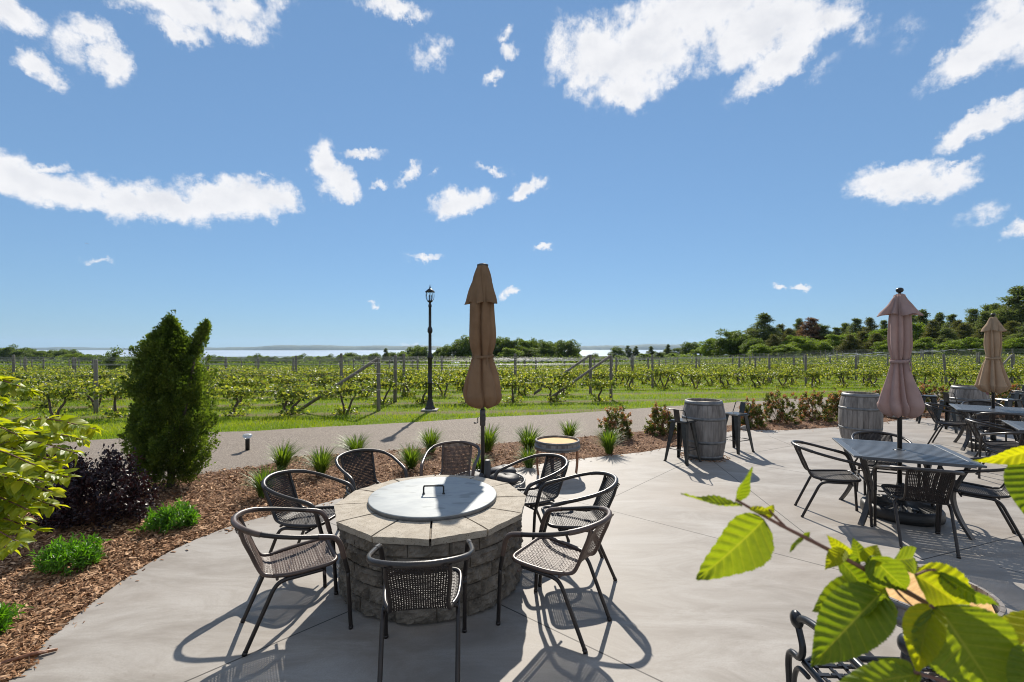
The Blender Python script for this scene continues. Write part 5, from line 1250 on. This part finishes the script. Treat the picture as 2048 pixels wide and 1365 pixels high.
# ------------------------------------------------------------------ garden plants
def arborvitae():
    x0, y0 = G(330, 978); t = empty('arborvitae', (x0, y0 + .1, 0), 0, 'tall dense dark evergreen with two tips standing in the bark bed', 'evergreen'); rr = np.random.default_rng(44)
    mb = MB(); mb.tube(crom([(0, 0, 0), (.03, 0, .6), (-.02, 0, 1.4), (.03, 0, 2.1)], 5), [.05 - .0028 * i for i in range(16)], 8)
    mb.tube(crom([(.06, 0, .3), (.20, -.02, 1.0), (.30, 0, 1.6), (.43, .02, 2.08)], 5), [.035 - .0019 * i for i in range(16)], 7); mb.obj('trunk', M['bark'], t)
    zs = [0, .05, .23, .62, 1.02, 1.41, 1.68, 1.81, 1.94, 2.07, 2.17, 2.25]; rs = [.17, .22, .37, .43, .43, .41, .36, .31, .23, .13, .05, .01]; P, D, U = [], [], []
    def plume(b, e, w, m):
        s = rr.uniform(0, 1, m) ** .8; c = b + (e - b) * s[:, None]; c[:, :2] -= (e - b)[None, :2] * (.25 * np.sin(s * np.pi))[:, None] * 0; wd = w * np.sin(np.pi * np.clip(s * .9 + .08, 0, 1)) ** .8
        off = rr.normal(size=(m, 3)) * wd[:, None] * np.array([.5, .5, .35]); P.append(c + off); ax = (e - b) / np.linalg.norm(e - b); D.append(ax * .9 + off / (w + 1e-6) * .8 + rr.normal(size=(m, 3)) * .35)
        out = np.array([e[0], e[1], 0]); out /= np.linalg.norm(out) + 1e-9; U.append(np.cross(out, (0, 0, 1)) + rr.normal(size=(m, 3)) * .55)
    for k in range(700):
        z = rr.uniform(.02, 2.1) ** 1.0; a = rr.uniform(0, 2 * np.pi); L = rr.uniform(.14, .30) * (1 if z < 1.7 else .7); zt = min(z + L * .85, 2.25 - .02 * rr.random()); R1 = float(np.interp(zt, zs, rs)) * (rr.uniform(.70, 1.10) if rr.random() > .08 else 1.26) * (1 + .10 * np.sin(a * 4 + z * 3) + .05 * np.sin(z * 11 + a * 2)); R0 = max(0, R1 - L * .45); cx = .01 * np.sin(z * 3)
        plume(np.array([cx + R0 * np.cos(a), R0 * np.sin(a), z]), np.array([cx + R1 * np.cos(a), R1 * np.sin(a), zt]), .062, 92)
    for k in range(420):   # inner foliage closing the heart of the crown
        z = rr.uniform(.05, 1.95); a = rr.uniform(0, 2 * np.pi); q = rr.uniform(.25, .72); R1 = float(np.interp(z + .15, zs, rs)) * q
        plume(np.array([R1 * .9 * np.cos(a), R1 * .9 * np.sin(a), z]), np.array([R1 * np.cos(a), R1 * np.sin(a), z + .2]), .08, 40)
    for q_ in range(len(P)):
        k_ = ~((P[q_][:, 0] > .19) & (P[q_][:, 2] > 1.74 + .25 * (P[q_][:, 0] > .36))) & ~((P[q_][:, 0] > .19) & (P[q_][:, 2] > 1.98)); P[q_], D[q_], U[q_] = P[q_][k_], D[q_][k_], U[q_][k_]
    for k in range(64):
        z = rr.uniform(1.62, 2.05); a = rr.uniform(0, 2 * np.pi); L = rr.uniform(.10, .18); zt = min(z + L, 2.20); c0, c1 = .27 + (z - 1.6) * .34, .27 + (zt - 1.6) * .34; R1 = float(np.interp(zt, [1.5, 1.7, 1.9, 2.05, 2.2], [.05, .07, .105, .075, .01])) * rr.uniform(.7, 1.15)
        plume(np.array([c0 + R1 * .4 * np.cos(a), R1 * .4 * np.sin(a), z]), np.array([c1 + R1 * np.cos(a), R1 * np.sin(a), zt]), .045, 46)
    for k in range(12):
        a = rr.uniform(0, 6.28); z = rr.uniform(1.9, 2.16); plume(np.array([.0, 0, z]), np.array([.07 * np.cos(a), .07 * np.sin(a), z + .16]), .03, 30)
    P, D, U = np.concatenate(P), np.concatenate(D), np.concatenate(U); k = P[:, 2] > .01; P, D, U = P[k], D[k], U[k]; n = len(P); s = rr.uniform(.024, .046, n)
    fan = [(0, 0, 0), (-.10, .40, .0), (-.36, .85, .02), (-.08, .78, 0), (0, 1.2, .02), (.08, .74, 0), (.34, .80, .02), (.10, .38, 0)]; tf = [(0, 7, 1), (1, 7, 5), (1, 5, 3), (1, 3, 2), (7, 6, 5), (3, 5, 4)]
    V, Fa = scatter(fan, tf, P, frames(D, U), s); link('foliage', npmesh('foliage', V, Fa, M['arb']), t)
arborvitae()

def leafy_bush(name, label, cat, x, y, w, dpt, h, mat, tufts, per, size, asp=.5, group=None, tipm=None, seed=1, zo=-.01, spiky=.35, low=.0, tuft=.06, wild=.12):
    """a mound of leafy shoots: tufts spread through a dome, stems running up to them"""
    rr = np.random.default_rng(seed); t = empty(name, (x, y, zo), 0, label, cat, group); mb = MB(); P, D, Q, DQ = [], [], [], []
    for k in range(tufts):
        a = rr.uniform(0, 6.283); el = math.asin(rr.uniform(low, 1)); q = rr.uniform(.35, 1) ** .5 * (1 + rr.normal(0, wild)) * (1 + .10 * math.sin(a * 3 + seed)); hz_ = math.cos(el) ** .8
        c = np.array([w / 2 * q * hz_ * math.cos(a), dpt / 2 * q * hz_ * math.sin(a), h * (.10 + .86 * q * math.sin(el))]); ax = nrmz(np.array([c[0] / w, c[1] / w, .25 + c[2] / h * spiky * 2]) + rr.normal(size=3) * .15)
        if k % 3 == 0: mb.tube(crom([(c[0] * .12, c[1] * .12, 0), (c[0] * .55, c[1] * .55, c[2] * .5), tuple(c)], 3), .0022 * (h / .5) ** .5, 4, cap=False)
        m = per; s_ = rr.uniform(-1, 1, m); pp = c + ax * (s_ * tuft)[:, None] + rr.normal(size=(m, 3)) * tuft * .38; dd = ax * .55 + rr.normal(size=(m, 3)) * .75; tip = (tipm is not None) and rr.random() < .38 + .8 * max(0, q - .62) * (c[2] / h)
        if tip: top = s_ > -.2; Q.append(pp[top]); DQ.append(dd[top]); P.append(pp[~top]); D.append(dd[~top])
        else: P.append(pp); D.append(dd)
    mb.obj('stems', M['twig'] if mat in ('purple', 'spirea') else M['bark'], t); P, D = np.concatenate(P), np.concatenate(D); P[:, 2] = np.maximum(P[:, 2], .01); n = len(P)
    s = rr.uniform(.7, 1.25, n) * size; link('foliage', leafmesh('foliage', P, D, rr.normal(size=(n, 3)) * .6 + (0, 0, .8), np.stack([s * asp * 1.8, s, s], -1), M[mat], 'leaf'), t)
    if len(Q):
        Q, DQ = np.concatenate(Q), np.concatenate(DQ); n = len(Q); s = rr.uniform(.7, 1.2, n) * size; link('red_leaves', leafmesh('red_leaves', Q, DQ, rr.normal(size=(n, 3)) * .6 + (0, 0, .8), np.stack([s * asp * 1.8, s, s], -1), M[tipm], 'leaf'), t)
    return t
x, y = G(150, 1062); leafy_bush('purple_shrub', 'dark purple-leaved bush left of the tall evergreen', 'shrub', x + .04, y + .25, .98, .8, .70, 'purple', 230, 34, .044, .42, seed=2, spiky=.8, wild=.16, tuft=.07)
x, y = G(60, 1000); leafy_bush('purple_shrub', 'dark purple-leaved bush half hidden behind the bright branch at left', 'shrub', x + .1, y + .1, 1.1, .8, .62, 'purple', 170, 32, .045, .42, seed=8, spiky=.8, wild=.16, tuft=.07)
x, y = G(327, 1064); leafy_bush('perennial_plant', 'bright green low perennial in the bark below the evergreen', 'plant', x, y + .14, .44, .38, .22, 'peren', 120, 17, .058, .20, seed=3, spiky=1.2, tuft=.035)
x, y = G(108, 1152); leafy_bush('perennial_plant', 'bright green low perennial in the bark near the left edge', 'plant', x, y + .14, .44, .38, .22, 'peren', 120, 17, .056, .20, seed=4, spiky=1.2, tuft=.035)
x, y = G(-22, 1290); leafy_bush('perennial_plant', 'bright green perennial just showing at the left edge, lowest of three', 'plant', x - .14, y + .10, .26, .26, .15, 'peren', 60, 15, .055, .20, seed=5, spiky=1.2, tuft=.035)

def grass_clump(px, py, h, w, n, label, seed, mat='lily'):
    h *= 1.12; w *= 1.15; n = int(n * 1.9)
    x, y = G(px, py); rr = np.random.default_rng(seed); t = empty('daylily_clump', (x, y, -.01), 0, label, 'plant', 'grassy daylily clumps along the driveway'); V, Fq = [], []; lean, la = rr.uniform(0, .12), rr.uniform(0, 6.3); h *= rr.uniform(.85, 1.1)
    for i in range(n):
        a = rr.uniform(0, 6.283); out = rr.uniform(.15, 1) ** .7 * w / 2; L = h * rr.uniform(.45, 1.2); ca, sa = math.cos(a), math.sin(a); wd = rr.uniform(.0035, .0075); b = len(V); droop = rr.uniform(.3, 1.0); r0 = rr.uniform(0, .06)
        for k in range(6):
            s = k / 5; rad = r0 + out * s ** 1.5; z = L * (s * (1.25 - .25 * s) - droop * .55 * max(0, s - .45) ** 1.6 * 1.6 * (out / (w / 2))); ww = wd * (1 - s ** 2.5) + .0006
            lx, ly = lean * s * math.cos(la), lean * s * math.sin(la); V += [(rad * ca - ww * sa + lx, rad * sa + ww * ca + ly, z), (rad * ca + ww * sa + lx, rad * sa - ww * ca + ly, z)]
        for k in range(5): q = b + k * 2; Fq.append((q, q + 1, q + 3, q + 2))
    link('blades', npmesh('blades', V, Fq, M[mat], True), t)
for i, a in enumerate(((563, 938, .40, .62, 150, 'grassy clump beside the driveway, nearest the evergreen', 1), (528, 992, .30, .50, 120, 'shaded grassy clump behind the two chairs at left of the fire pit', 2), (642, 948, .33, .56, 140, 'grassy clump in the bark behind the far left armchair', 3),
        (716, 912, .30, .70, 150, 'wide grassy clump at the driveway edge above the far left armchair', 4), (822, 936, .34, .56, 150, 'grassy clump between the two armchairs behind the fire pit', 5), (862, 905, .40, .60, 130, 'grassy clump by the driveway left of the tan umbrella', 6),
        (975, 903, .42, .56, 120, 'grassy clump just right of the tan umbrella pole', 7), (1056, 906, .46, .66, 170, 'tall grassy clump behind the small barrel-end table', 8), (1058, 935, .30, .42, 90, 'low grassy clump directly left of the barrel-end table', 9),
        (1138, 882, .34, .58, 120, 'grassy clump by the driveway behind the barrel-end table', 10), (1218, 906, .40, .62, 150, 'grassy clump right of the barrel-end table, below a red-tipped shrub', 11), (955, 940, .24, .40, 80, 'small grassy clump at the foot of the tan umbrella', 12))):
    grass_clump(*a)
def red_shrub(px, py, w, h, label, seed, n=150):
    x, y = G(px, py); s = y / F
    leafy_bush('red_tipped_shrub', label, 'shrub', x, y + w * s * .3, w * s * .88, w * s * .84, h * s * .98, 'spirea', n, 46, .036, .5, group='round shrubs with red tips along the driveway', tipm='spireatip', seed=seed, spiky=.4, low=-.15, tuft=.04, wild=.09)
for i, a in enumerate(((1240, 878, 72, 62, 'round red-tipped shrub just left of the first bar stool', 31), (1330, 871, 66, 56, 'round red-tipped shrub behind the first bar stool', 32), (1512, 856, 54, 56, 'small red-tipped shrub right of the second bar stool', 33), (1572, 847, 76, 70, 'large red-tipped shrub left of its pair between the barrels', 34),
        (1640, 843, 70, 62, 'large red-tipped shrub right of its pair between the barrels', 35), (1690, 838, 60, 58, 'red-tipped shrub partly behind the lone barrel', 36), (1778, 832, 60, 56, 'red-tipped shrub behind the mauve umbrella', 37), (1838, 828, 60, 62, 'red-tipped shrub between the mauve umbrella and the back stools', 38),
        (1885, 822, 62, 60, 'red-tipped shrub left of the stained barrel', 39), (2005, 815, 60, 50, 'red-tipped shrub right of the stained barrel', 40), (2060, 812, 60, 48, 'red-tipped shrub at the right edge behind the stools', 41))): red_shrub(*a)

def rock(px, py, w, h, label, seed, d=None):
    x, y = G(px, py); s = y / F; w, h = w * s, h * s; mb = MB(); rr = random.Random(seed); n, m = 16, 10; vs = []
    for j in range(m + 1):
        p = math.pi * j / m - math.pi / 2
        for i in range(n): a = 2 * math.pi * i / n; k = 1 + .12 * math.sin(2 * a + seed) + .08 * math.sin(5 * a + p * 3 + seed) + .02 * rr.uniform(-1, 1); vs.append((w / 2 * math.cos(a) * math.cos(p) * k, (d or w * .4) * math.sin(a) * math.cos(p) * k, h * .9 * (.5 * math.sin(p) + .3)))
    mb.add(vs, [(j * n + i, j * n + (i + 1) % n, (j + 1) * n + (i + 1) % n, (j + 1) * n + i) for j in range(m) for i in range(n)], True); o = mb.obj('rock', M['stone']); o.location = (x, y, 0); props(o, label, 'rock')
rock(1489, 860, 16, 12, 'small pale rock at the patio edge right of the second bar stool', 1)
rock(1788, 836, 22, 10, 'small flat rock at the patio edge beside the mauve umbrella', 2)
rock(34, 1092, 52, 16, 'flat grey stone in the bark under the bright branch at left', 3, .06)
def stick():
    x, y = G(62, 1316); mb = MB(); mb.tube([(x - .10, y - .07, .012), (x, y, .02), (x + .10, y + .06, .012)], [.012, .014, .009], 6); mb.tube([(x - .06, y - .01, .012), (x + .08, y + .02, .022)], [.008, .006], 6)
    o = mb.obj('bark_strip', M['legwood']); props(o, 'loose brown strip of bark lying on the concrete edge at lower left', 'bark strip')
stick()

# ------------------------------------------------------------------ bright shrub reaching in from the left
def big_leaf_mesh(name, m, W=.5, nu=14, nv=26, serr=.05, pleat=.012, curl=.5, fold=.25, seed=0, wavy=.02, nveins=9):
    """leaf of unit length along +Y, width W, blade pleated along its side veins, with real uv coordinates"""
    r = random.Random(seed); V = []; UV = []
    for j in range(nv + 1):
        t = j / nv; w = W * .5 * 2.80 * t ** .52 * (1 - t) ** 1.08 if 0 < t < 1 else 0
        w = max(w, .0015)
        for i in range(-nu, nu + 1):
            u = i / nu; ss = 1 + (serr * (abs(u) > .98) * (1 if (j % 2) else -1)); x = u * w * ss
            vein = (t - abs(u) * .16 * (1 - t * .2)) * nveins; zz = fold * abs(x) + pleat * math.cos(vein * 2 * math.pi) * min(1, abs(u) * 3) * (1 - abs(u) * .3) - curl * (t ** 2) * .35 + wavy * math.sin(t * 9 + u * 2 + seed) * abs(u)
            V.append((x, t - .10 * curl * t ** 3, zz)); UV.append((u * .5 + .5, t))
    w_ = 2 * nu + 1; Fs = [(j * w_ + i, j * w_ + i + 1, (j + 1) * w_ + i + 1, (j + 1) * w_ + i) for j in range(nv) for i in range(w_ - 1)]
    me = npmesh(name, V, Fs, m, True); uv = me.uv_layers.new(name='UVMap'); li = np.zeros(len(me.loops), np.int32); me.loops.foreach_get('vertex_index', li); uv.data.foreach_set('uv', np.array(UV, np.float32)[li].ravel()); return me
def vein_leaf_mat(name, c1, c2, cv, trans=.5, nveins=9, tc=(1.7, 1.5, .25)):
    m = bpy.data.materials.new(name); m.use_nodes = True; N = NT(m.node_tree); bs = N.n['Principled BSDF']; out = N.n['Material Output']
    uvn = N.new('ShaderNodeTexCoord'); se = N.new('ShaderNodeSeparateXYZ'); N.link(uvn.outputs['UV'], se.inputs[0]); u = N.math('ABSOLUTE', N.math('MULTIPLY_ADD', se.outputs[0], 2, -1)); t = se.outputs[1]
    ph = N.math('MULTIPLY', N.math('SUBTRACT', t, N.math('MULTIPLY', u, .16)), nveins); fr = N.math('ABSOLUTE', N.math('SUBTRACT', N.math('FRACT', N.math('ADD', ph, .0)), .5))
    side = N.math('SUBTRACT', 1.0, N.smooth(fr, .0, .07)) ; side = N.math('MULTIPLY', side, .8); mid = N.math('SUBTRACT', 1.0, N.smooth(u, .015, .05)); v = N.math('MAXIMUM', side, mid)
    nz = N.noise(uvn.outputs['Object'], 18, 5, .6); gi = N.new('ShaderNodeObjectInfo')
    c = N.ramp(N.math('ADD', N.math('MULTIPLY', nz, .7), N.math('MULTIPLY', gi.outputs['Random'], .35)), [(.2, c1), (.75, c2)]); c = N.mix(N.math('MULTIPLY', v, .55), c, cv)
    tert = N.noise(N.mapping(uvn.outputs['UV'], scale=(30, 60, 1)), 2, 3, .6); c = N.mix(N.math('MULTIPLY', N.smooth(tert, .5, .8), .25), c, c1)
    N.link(c, bs.inputs['Base Color']); bs.inputs['Roughness'].default_value = .45; bs.inputs['Specular IOR Level'].default_value = .35
    b = N.new('ShaderNodeBump'); b.inputs['Distance'].default_value = .0006; N.link(N.math('SUBTRACT', tert, v), b.inputs['Height']); N.link(b.outputs[0], bs.inputs['Normal'])
    tr = N.new('ShaderNodeBsdfTranslucent'); N.link(N.mix(1.0, c, (*tc, 1), 'MULTIPLY'), tr.inputs[0]); mx = N.new('ShaderNodeMixShader'); mx.inputs[0].default_value = trans
    N.link(bs.outputs[0], mx.inputs[1]); N.link(tr.outputs[0], mx.inputs[2]); N.link(mx.outputs[0], out.inputs[0]); return m
M['heroleaf'] = vein_leaf_mat('viburnum_leaf', (.085, .15, .014), (.18, .25, .025), (.32, .36, .08, 1), .52)
M['yellowleaf'] = vein_leaf_mat('young_viburnum_leaf', (.22, .28, .014), (.34, .37, .022), (.42, .42, .07, 1), .62)

def left_shrub():
    t = empty('leafy_shrub', (-2.95, 2.25, 0), 0, 'bright yellow-green leafy shrub reaching in at the left edge', 'shrub'); base = Vector((-2.95, 2.25, 0)); rr = random.Random(12); ms = [big_leaf_mesh('leaf', M['shrub'], .58, 4, 8, .0, .012, rr.uniform(.3, .8), .25, s) for s in range(4)]
    LV = [np.array([v.co[:] for v in m.vertices]) for m in ms]; LF = [np.array([p.vertices[:] for p in m.polygons]) for m in ms]; allV, allF = [], []; off = 0
    tips = [((190, 858), 2.35), ((150, 905), 2.2), ((62, 782), 2.3), ((35, 870), 2.05), ((138, 955), 2.25), ((70, 930), 2.0), ((110, 1012), 2.15), ((72, 1062), 2.05), ((40, 1085), 1.95), ((18, 1020), 2.1), ((20, 812), 2.4), ((90, 905), 2.45), ((60, 985), 2.3), ((100, 870), 2.5), ((8, 950), 1.9), ((20, 1098), 2.1), ((-30, 800), 2.2), ((-40, 900), 2.0), ((45, 1040), 2.35), ((170, 880), 2.5), ((-20, 1060), 2.0), ((120, 925), 2.35), ((88, 965), 2.15), ((50, 905), 2.35), ((28, 935), 2.2), ((84, 1000), 2.3), ((58, 1020), 2.05), ((30, 1060), 2.2), ((105, 985), 2.05), ((10, 985), 2.3), ((45, 960), 2.0)]
    for (pp, Y) in tips:
        e = at(pp[0], pp[1], Y) - base; b = Vector((rr.uniform(-.05, .05), rr.uniform(-.05, .05), rr.uniform(.0, .25))); mid = Vector((e.x * .25, e.y * .3, max(e.z * 1.02, .75) * .8)); m2 = Vector((e.x * .62, e.y * .65, e.z * 1.0 + .04))
        pts = crom([b, mid, m2, e], 9); n = len(pts); mb = MB(); mb.tube(pts, [.008 - .0062 * i / n for i in range(n)], 6); mb.obj('branch', M['twig'], t)
        L = sum((pts[i + 1] - pts[i]).length for i in range(n - 1)); cnt = int(L / .034)
        for c in range(cnt):
            f = .22 + .78 * c / cnt; i = min(int(f * (n - 1)), n - 2); p = pts[i].lerp(pts[i + 1], f * (n - 1) - i); tg = (pts[i + 1] - pts[i]).normalized()
            if p.x + base.x < -3.4: continue
            for s in (-1, 1):
                if rr.random() < .12: continue
                side = tg.cross(Vector((0, 0, 1))).normalized() * s; d = (tg * .55 + side * .8 + Vector((0, 0, rr.uniform(-.75, .15))) + Vector([rr.gauss(0, .22) for _ in range(3)])).normalized(); up = (Vector((0, 0, 1)) + Vector([rr.gauss(0, .35) for _ in range(3)]))
                R3 = frames(np.array([d[:]]), np.array([up[:]]))[0]; k = rr.randrange(4); sz = rr.uniform(.055, .092) * (1 if f < .85 else .75); p2 = np.array(p[:]) + np.array(d[:]) * .008
                allV.append(LV[k] * sz @ R3.T + p2); allF.append(LF[k] + off); off += len(LV[k])
    link('foliage', npmesh('foliage', np.concatenate(allV), np.concatenate(allF), M['shrub'], True), t)
left_shrub()

# ------------------------------------------------------------------ viburnum branch close to the camera, lower right
def hero_branch():
    t = empty('viburnum_branch', (1.05, .75, 0), 0, 'big close-up viburnum branch with large toothed leaves, lower right', 'branch'); base = Vector((1.05, .75, 0)); A = lambda px, py, Y: at(px, py, Y) - base
    def twig(pts, r0, r1, name='twig'):
        q = crom([A(*p) for p in pts], 7); n = len(q); mb = MB(); mb.tube(q, [r0 + (r1 - r0) * i / n + (.0004 if i % 7 == 0 else 0) for i in range(n)], 9); mb.obj(name, M['twig'], t)
    twig([(2300, 1500, .62), (2130, 1370, .61), (1990, 1290, .60), (1900, 1235, .60), (1815, 1185, .60), (1740, 1145, .60), (1680, 1112, .60), (1615, 1078, .60), (1560, 1050, .60), (1510, 1022, .60), (1472, 1000, .60)], .0042, .0016, 'stem')
    twig([(1575, 1058, .60), (1552, 1035, .6), (1538, 1020, .6)], .0016, .0012); twig([(1990, 1290, .60), (1900, 1240, .56), (1862, 1212, .55)], .0026, .0016); twig([(1900, 1160, .58), (1868, 1140, .575), (1832, 1150, .57)], .0016, .0012)
    twig([(2300, 1250, .75), (2140, 1010, .72), (2062, 930, .70)], .003, .002); twig([(1760, 1140, .6), (1800, 1190, .6), (1850, 1235, .62)], .0016, .001); twig([(2200, 1600, .5), (1960, 1400, .5), (1830, 1345, .5)], .0025, .0015)
    def leaf(bp, tp, width, Yb=.6, Yt=None, yellow=False, roll=0, curl=.5, fold=.25, seed=0, nveins=9, face=None):
        b, e = A(*bp, Yb), A(*tp, Yt or Yb); L = (e - b).length; d = (e - b).normalized(); me = big_leaf_mesh('leaf', M['yellowleaf' if yellow else 'heroleaf'], .86 * width / F * Yb / L, 12, 64, .022, .015, curl * 1.35, fold * 1.3, seed, .03, nveins)
        view = Vector(face) if face else -(b + base - Vector((0, 0, CH))).normalized(); view = Matrix.Rotation(R(roll), 3, d) @ view
        z = (view - d * view.dot(d)).normalized(); x = d.cross(z).normalized()
        d2 = d; Mx = Matrix((( x.x, d2.x, z.x), (x.y, d2.y, z.y), (x.z, d2.z, z.z))).to_4x4()
        o = link('leaf', me, t); o.matrix_local = Matrix.Translation(b) @ Mx @ Matrix.Scale(L, 4)
        return o
    leaf((1528, 1040), (1398, 1172), 112, .60, .585, roll=-28, curl=.25, seed=1)
    leaf((1484, 1012), (1374, 1022), 34, .60, .60, roll=58, curl=-.75, fold=.5, seed=2, nveins=10)
    leaf((1472, 1003), (1484, 934), 36, .60, .60, roll=50, curl=-.7, fold=.5, seed=3)
    leaf((1528, 1032), (1556, 1010), 22, .60, .60, True, roll=20, curl=.8, seed=4, nveins=6); leaf((1500, 1020), (1556, 1022), 20, .595, .595, True, roll=-30, curl=.6, seed=5, nveins=6)
    leaf((1606, 1076), (1574, 1104), 13, .60, .60, roll=40, curl=.3, seed=6, nveins=6); leaf((1606, 1076), (1622, 1064), 12, .60, .60, roll=10, curl=.3, seed=7, nveins=6)
    leaf((1690, 1100), (1646, 1136), 36, .59, .585, True, roll=20, curl=.5, seed=8); leaf((1700, 1110), (1655, 1082), 34, .60, .60, True, roll=-30, curl=.8, seed=9)
    leaf((1720, 1125), (1712, 1078), 36, .61, .61, roll=20, curl=.6, seed=10); leaf((1738, 1130), (1752, 1086), 42, .60, .60, True, roll=-10, curl=.7, seed=11)
    leaf((1772, 1178), (1610, 1205), 92, .60, .62, roll=25, curl=.6, seed=12)
    leaf((1762, 1186), (1618, 1334), 122, .565, .545, roll=8, curl=.15, seed=13, nveins=11)
    leaf((1772, 1190), (1728, 1268), 66, .56, .55, roll=-55, curl=.5, fold=.4, seed=14)
    leaf((1676, 1118), (1764, 1200), 62, .60, .60, roll=-30, curl=.5, seed=15); leaf((1742, 1112), (1832, 1205), 76, .595, .58, roll=10, curl=.6, seed=16)
    leaf((1790, 1120), (1886, 1118), 58, .62, .64, roll=10, curl=.9, seed=17)
    leaf((1830, 1150), (2020, 1262), 118, .575, .55, True, roll=-22, curl=.75, seed=18, nveins=11); leaf((1880, 1148), (2012, 1240), 50, .57, .56, roll=38, curl=.4, seed=19)
    leaf((1862, 1212), (1826, 1345), 76, .555, .52, True, roll=14, curl=.45, seed=20)
    leaf((1876, 1212), (2020, 1425), 186, .55, .50, roll=-6, curl=.3, seed=21, nveins=12)
    leaf((1838, 1350), (1612, 1372), 64, .50, .50, roll=28, curl=.7, seed=22, nveins=11); leaf((1826, 1345), (1766, 1318), 34, .52, .52, roll=10, curl=.6, seed=23)
    leaf((2075, 896), (1984, 938), 38, .70, .69, True, roll=-35, curl=.9, seed=24); leaf((2070, 925), (2048, 1034), 86, .70, .68, roll=10, curl=.3, seed=25)
    leaf((2085, 1235), (1990, 1340), 90, .60, .56, True, roll=20, curl=.6, seed=26); leaf((1850, 1170), (1895, 1192), 28, .60, .60, roll=0, curl=.4, seed=27)
    leaf((2075, 1300), (2040, 1420), 90, .5, .48, roll=-20, curl=.4, seed=28)
hero_branch()

# tiny airliner high over the bay
def airliner():
    p = at(174, 487, 2600); t = MB(); s = 9.0
    t.sphere((0, 0, 0), 1, 10, 8, (s, .9, .9)); t.add([(-1.5, 0, -.2), (1.5, 0, -.2), (-3, 8, .5), (-4, 8, .5), (-3, -8, .5), (-4, -8, .5)], [(0, 1, 2, 3), (1, 0, 5, 4)]); t.add([(-7, 0, .5), (-8.6, 0, .5), (-8.8, 0, 3.2), (-8.2, 0, 3.2)], [(0, 1, 2, 3)]); t.add([(-7, 0, .5), (-8.4, 0, .5), (-8.8, 3, .7), (-8.2, 3, .7), (-8.8, -3, .7), (-8.2, -3, .7)], [(0, 1, 2, 3), (1, 0, 5, 4)])
    o = t.obj('airliner', M['plane']); o.location = p; o.rotation_euler = (0, R(-3), R(12)); props(o, 'tiny airliner high in the blue sky over the left side', 'airplane')
airliner()

# summer haze over the whole place
def haze():
    mb = MB(); mb.add([(x, y, z) for z in (-62, 95) for (x, y) in ((-9500, -40), (9500, -40), (9500, 8200), (-9500, 8200))], [(3, 2, 1, 0), (4, 5, 6, 7), (0, 1, 5, 4), (1, 2, 6, 5), (2, 3, 7, 6), (3, 0, 4, 7)])
    m = bpy.data.materials.new('haze'); m.use_nodes = True; m.node_tree.nodes.clear(); o_ = m.node_tree.nodes.new('ShaderNodeOutputMaterial'); v = m.node_tree.nodes.new('ShaderNodeVolumePrincipled')
    v.inputs['Color'].default_value = (.48, .70, 1, 1); v.inputs['Density'].default_value = HAZE_D; v.inputs['Anisotropy'].default_value = .2; m.node_tree.links.new(v.outputs[0], o_.inputs['Volume'])
    o = mb.obj('haze', m); props(o, 'thin blue summer haze over the bay and hills', 'haze', kind='stuff')
HAZE_D = .00005
if HAZE_D: haze()
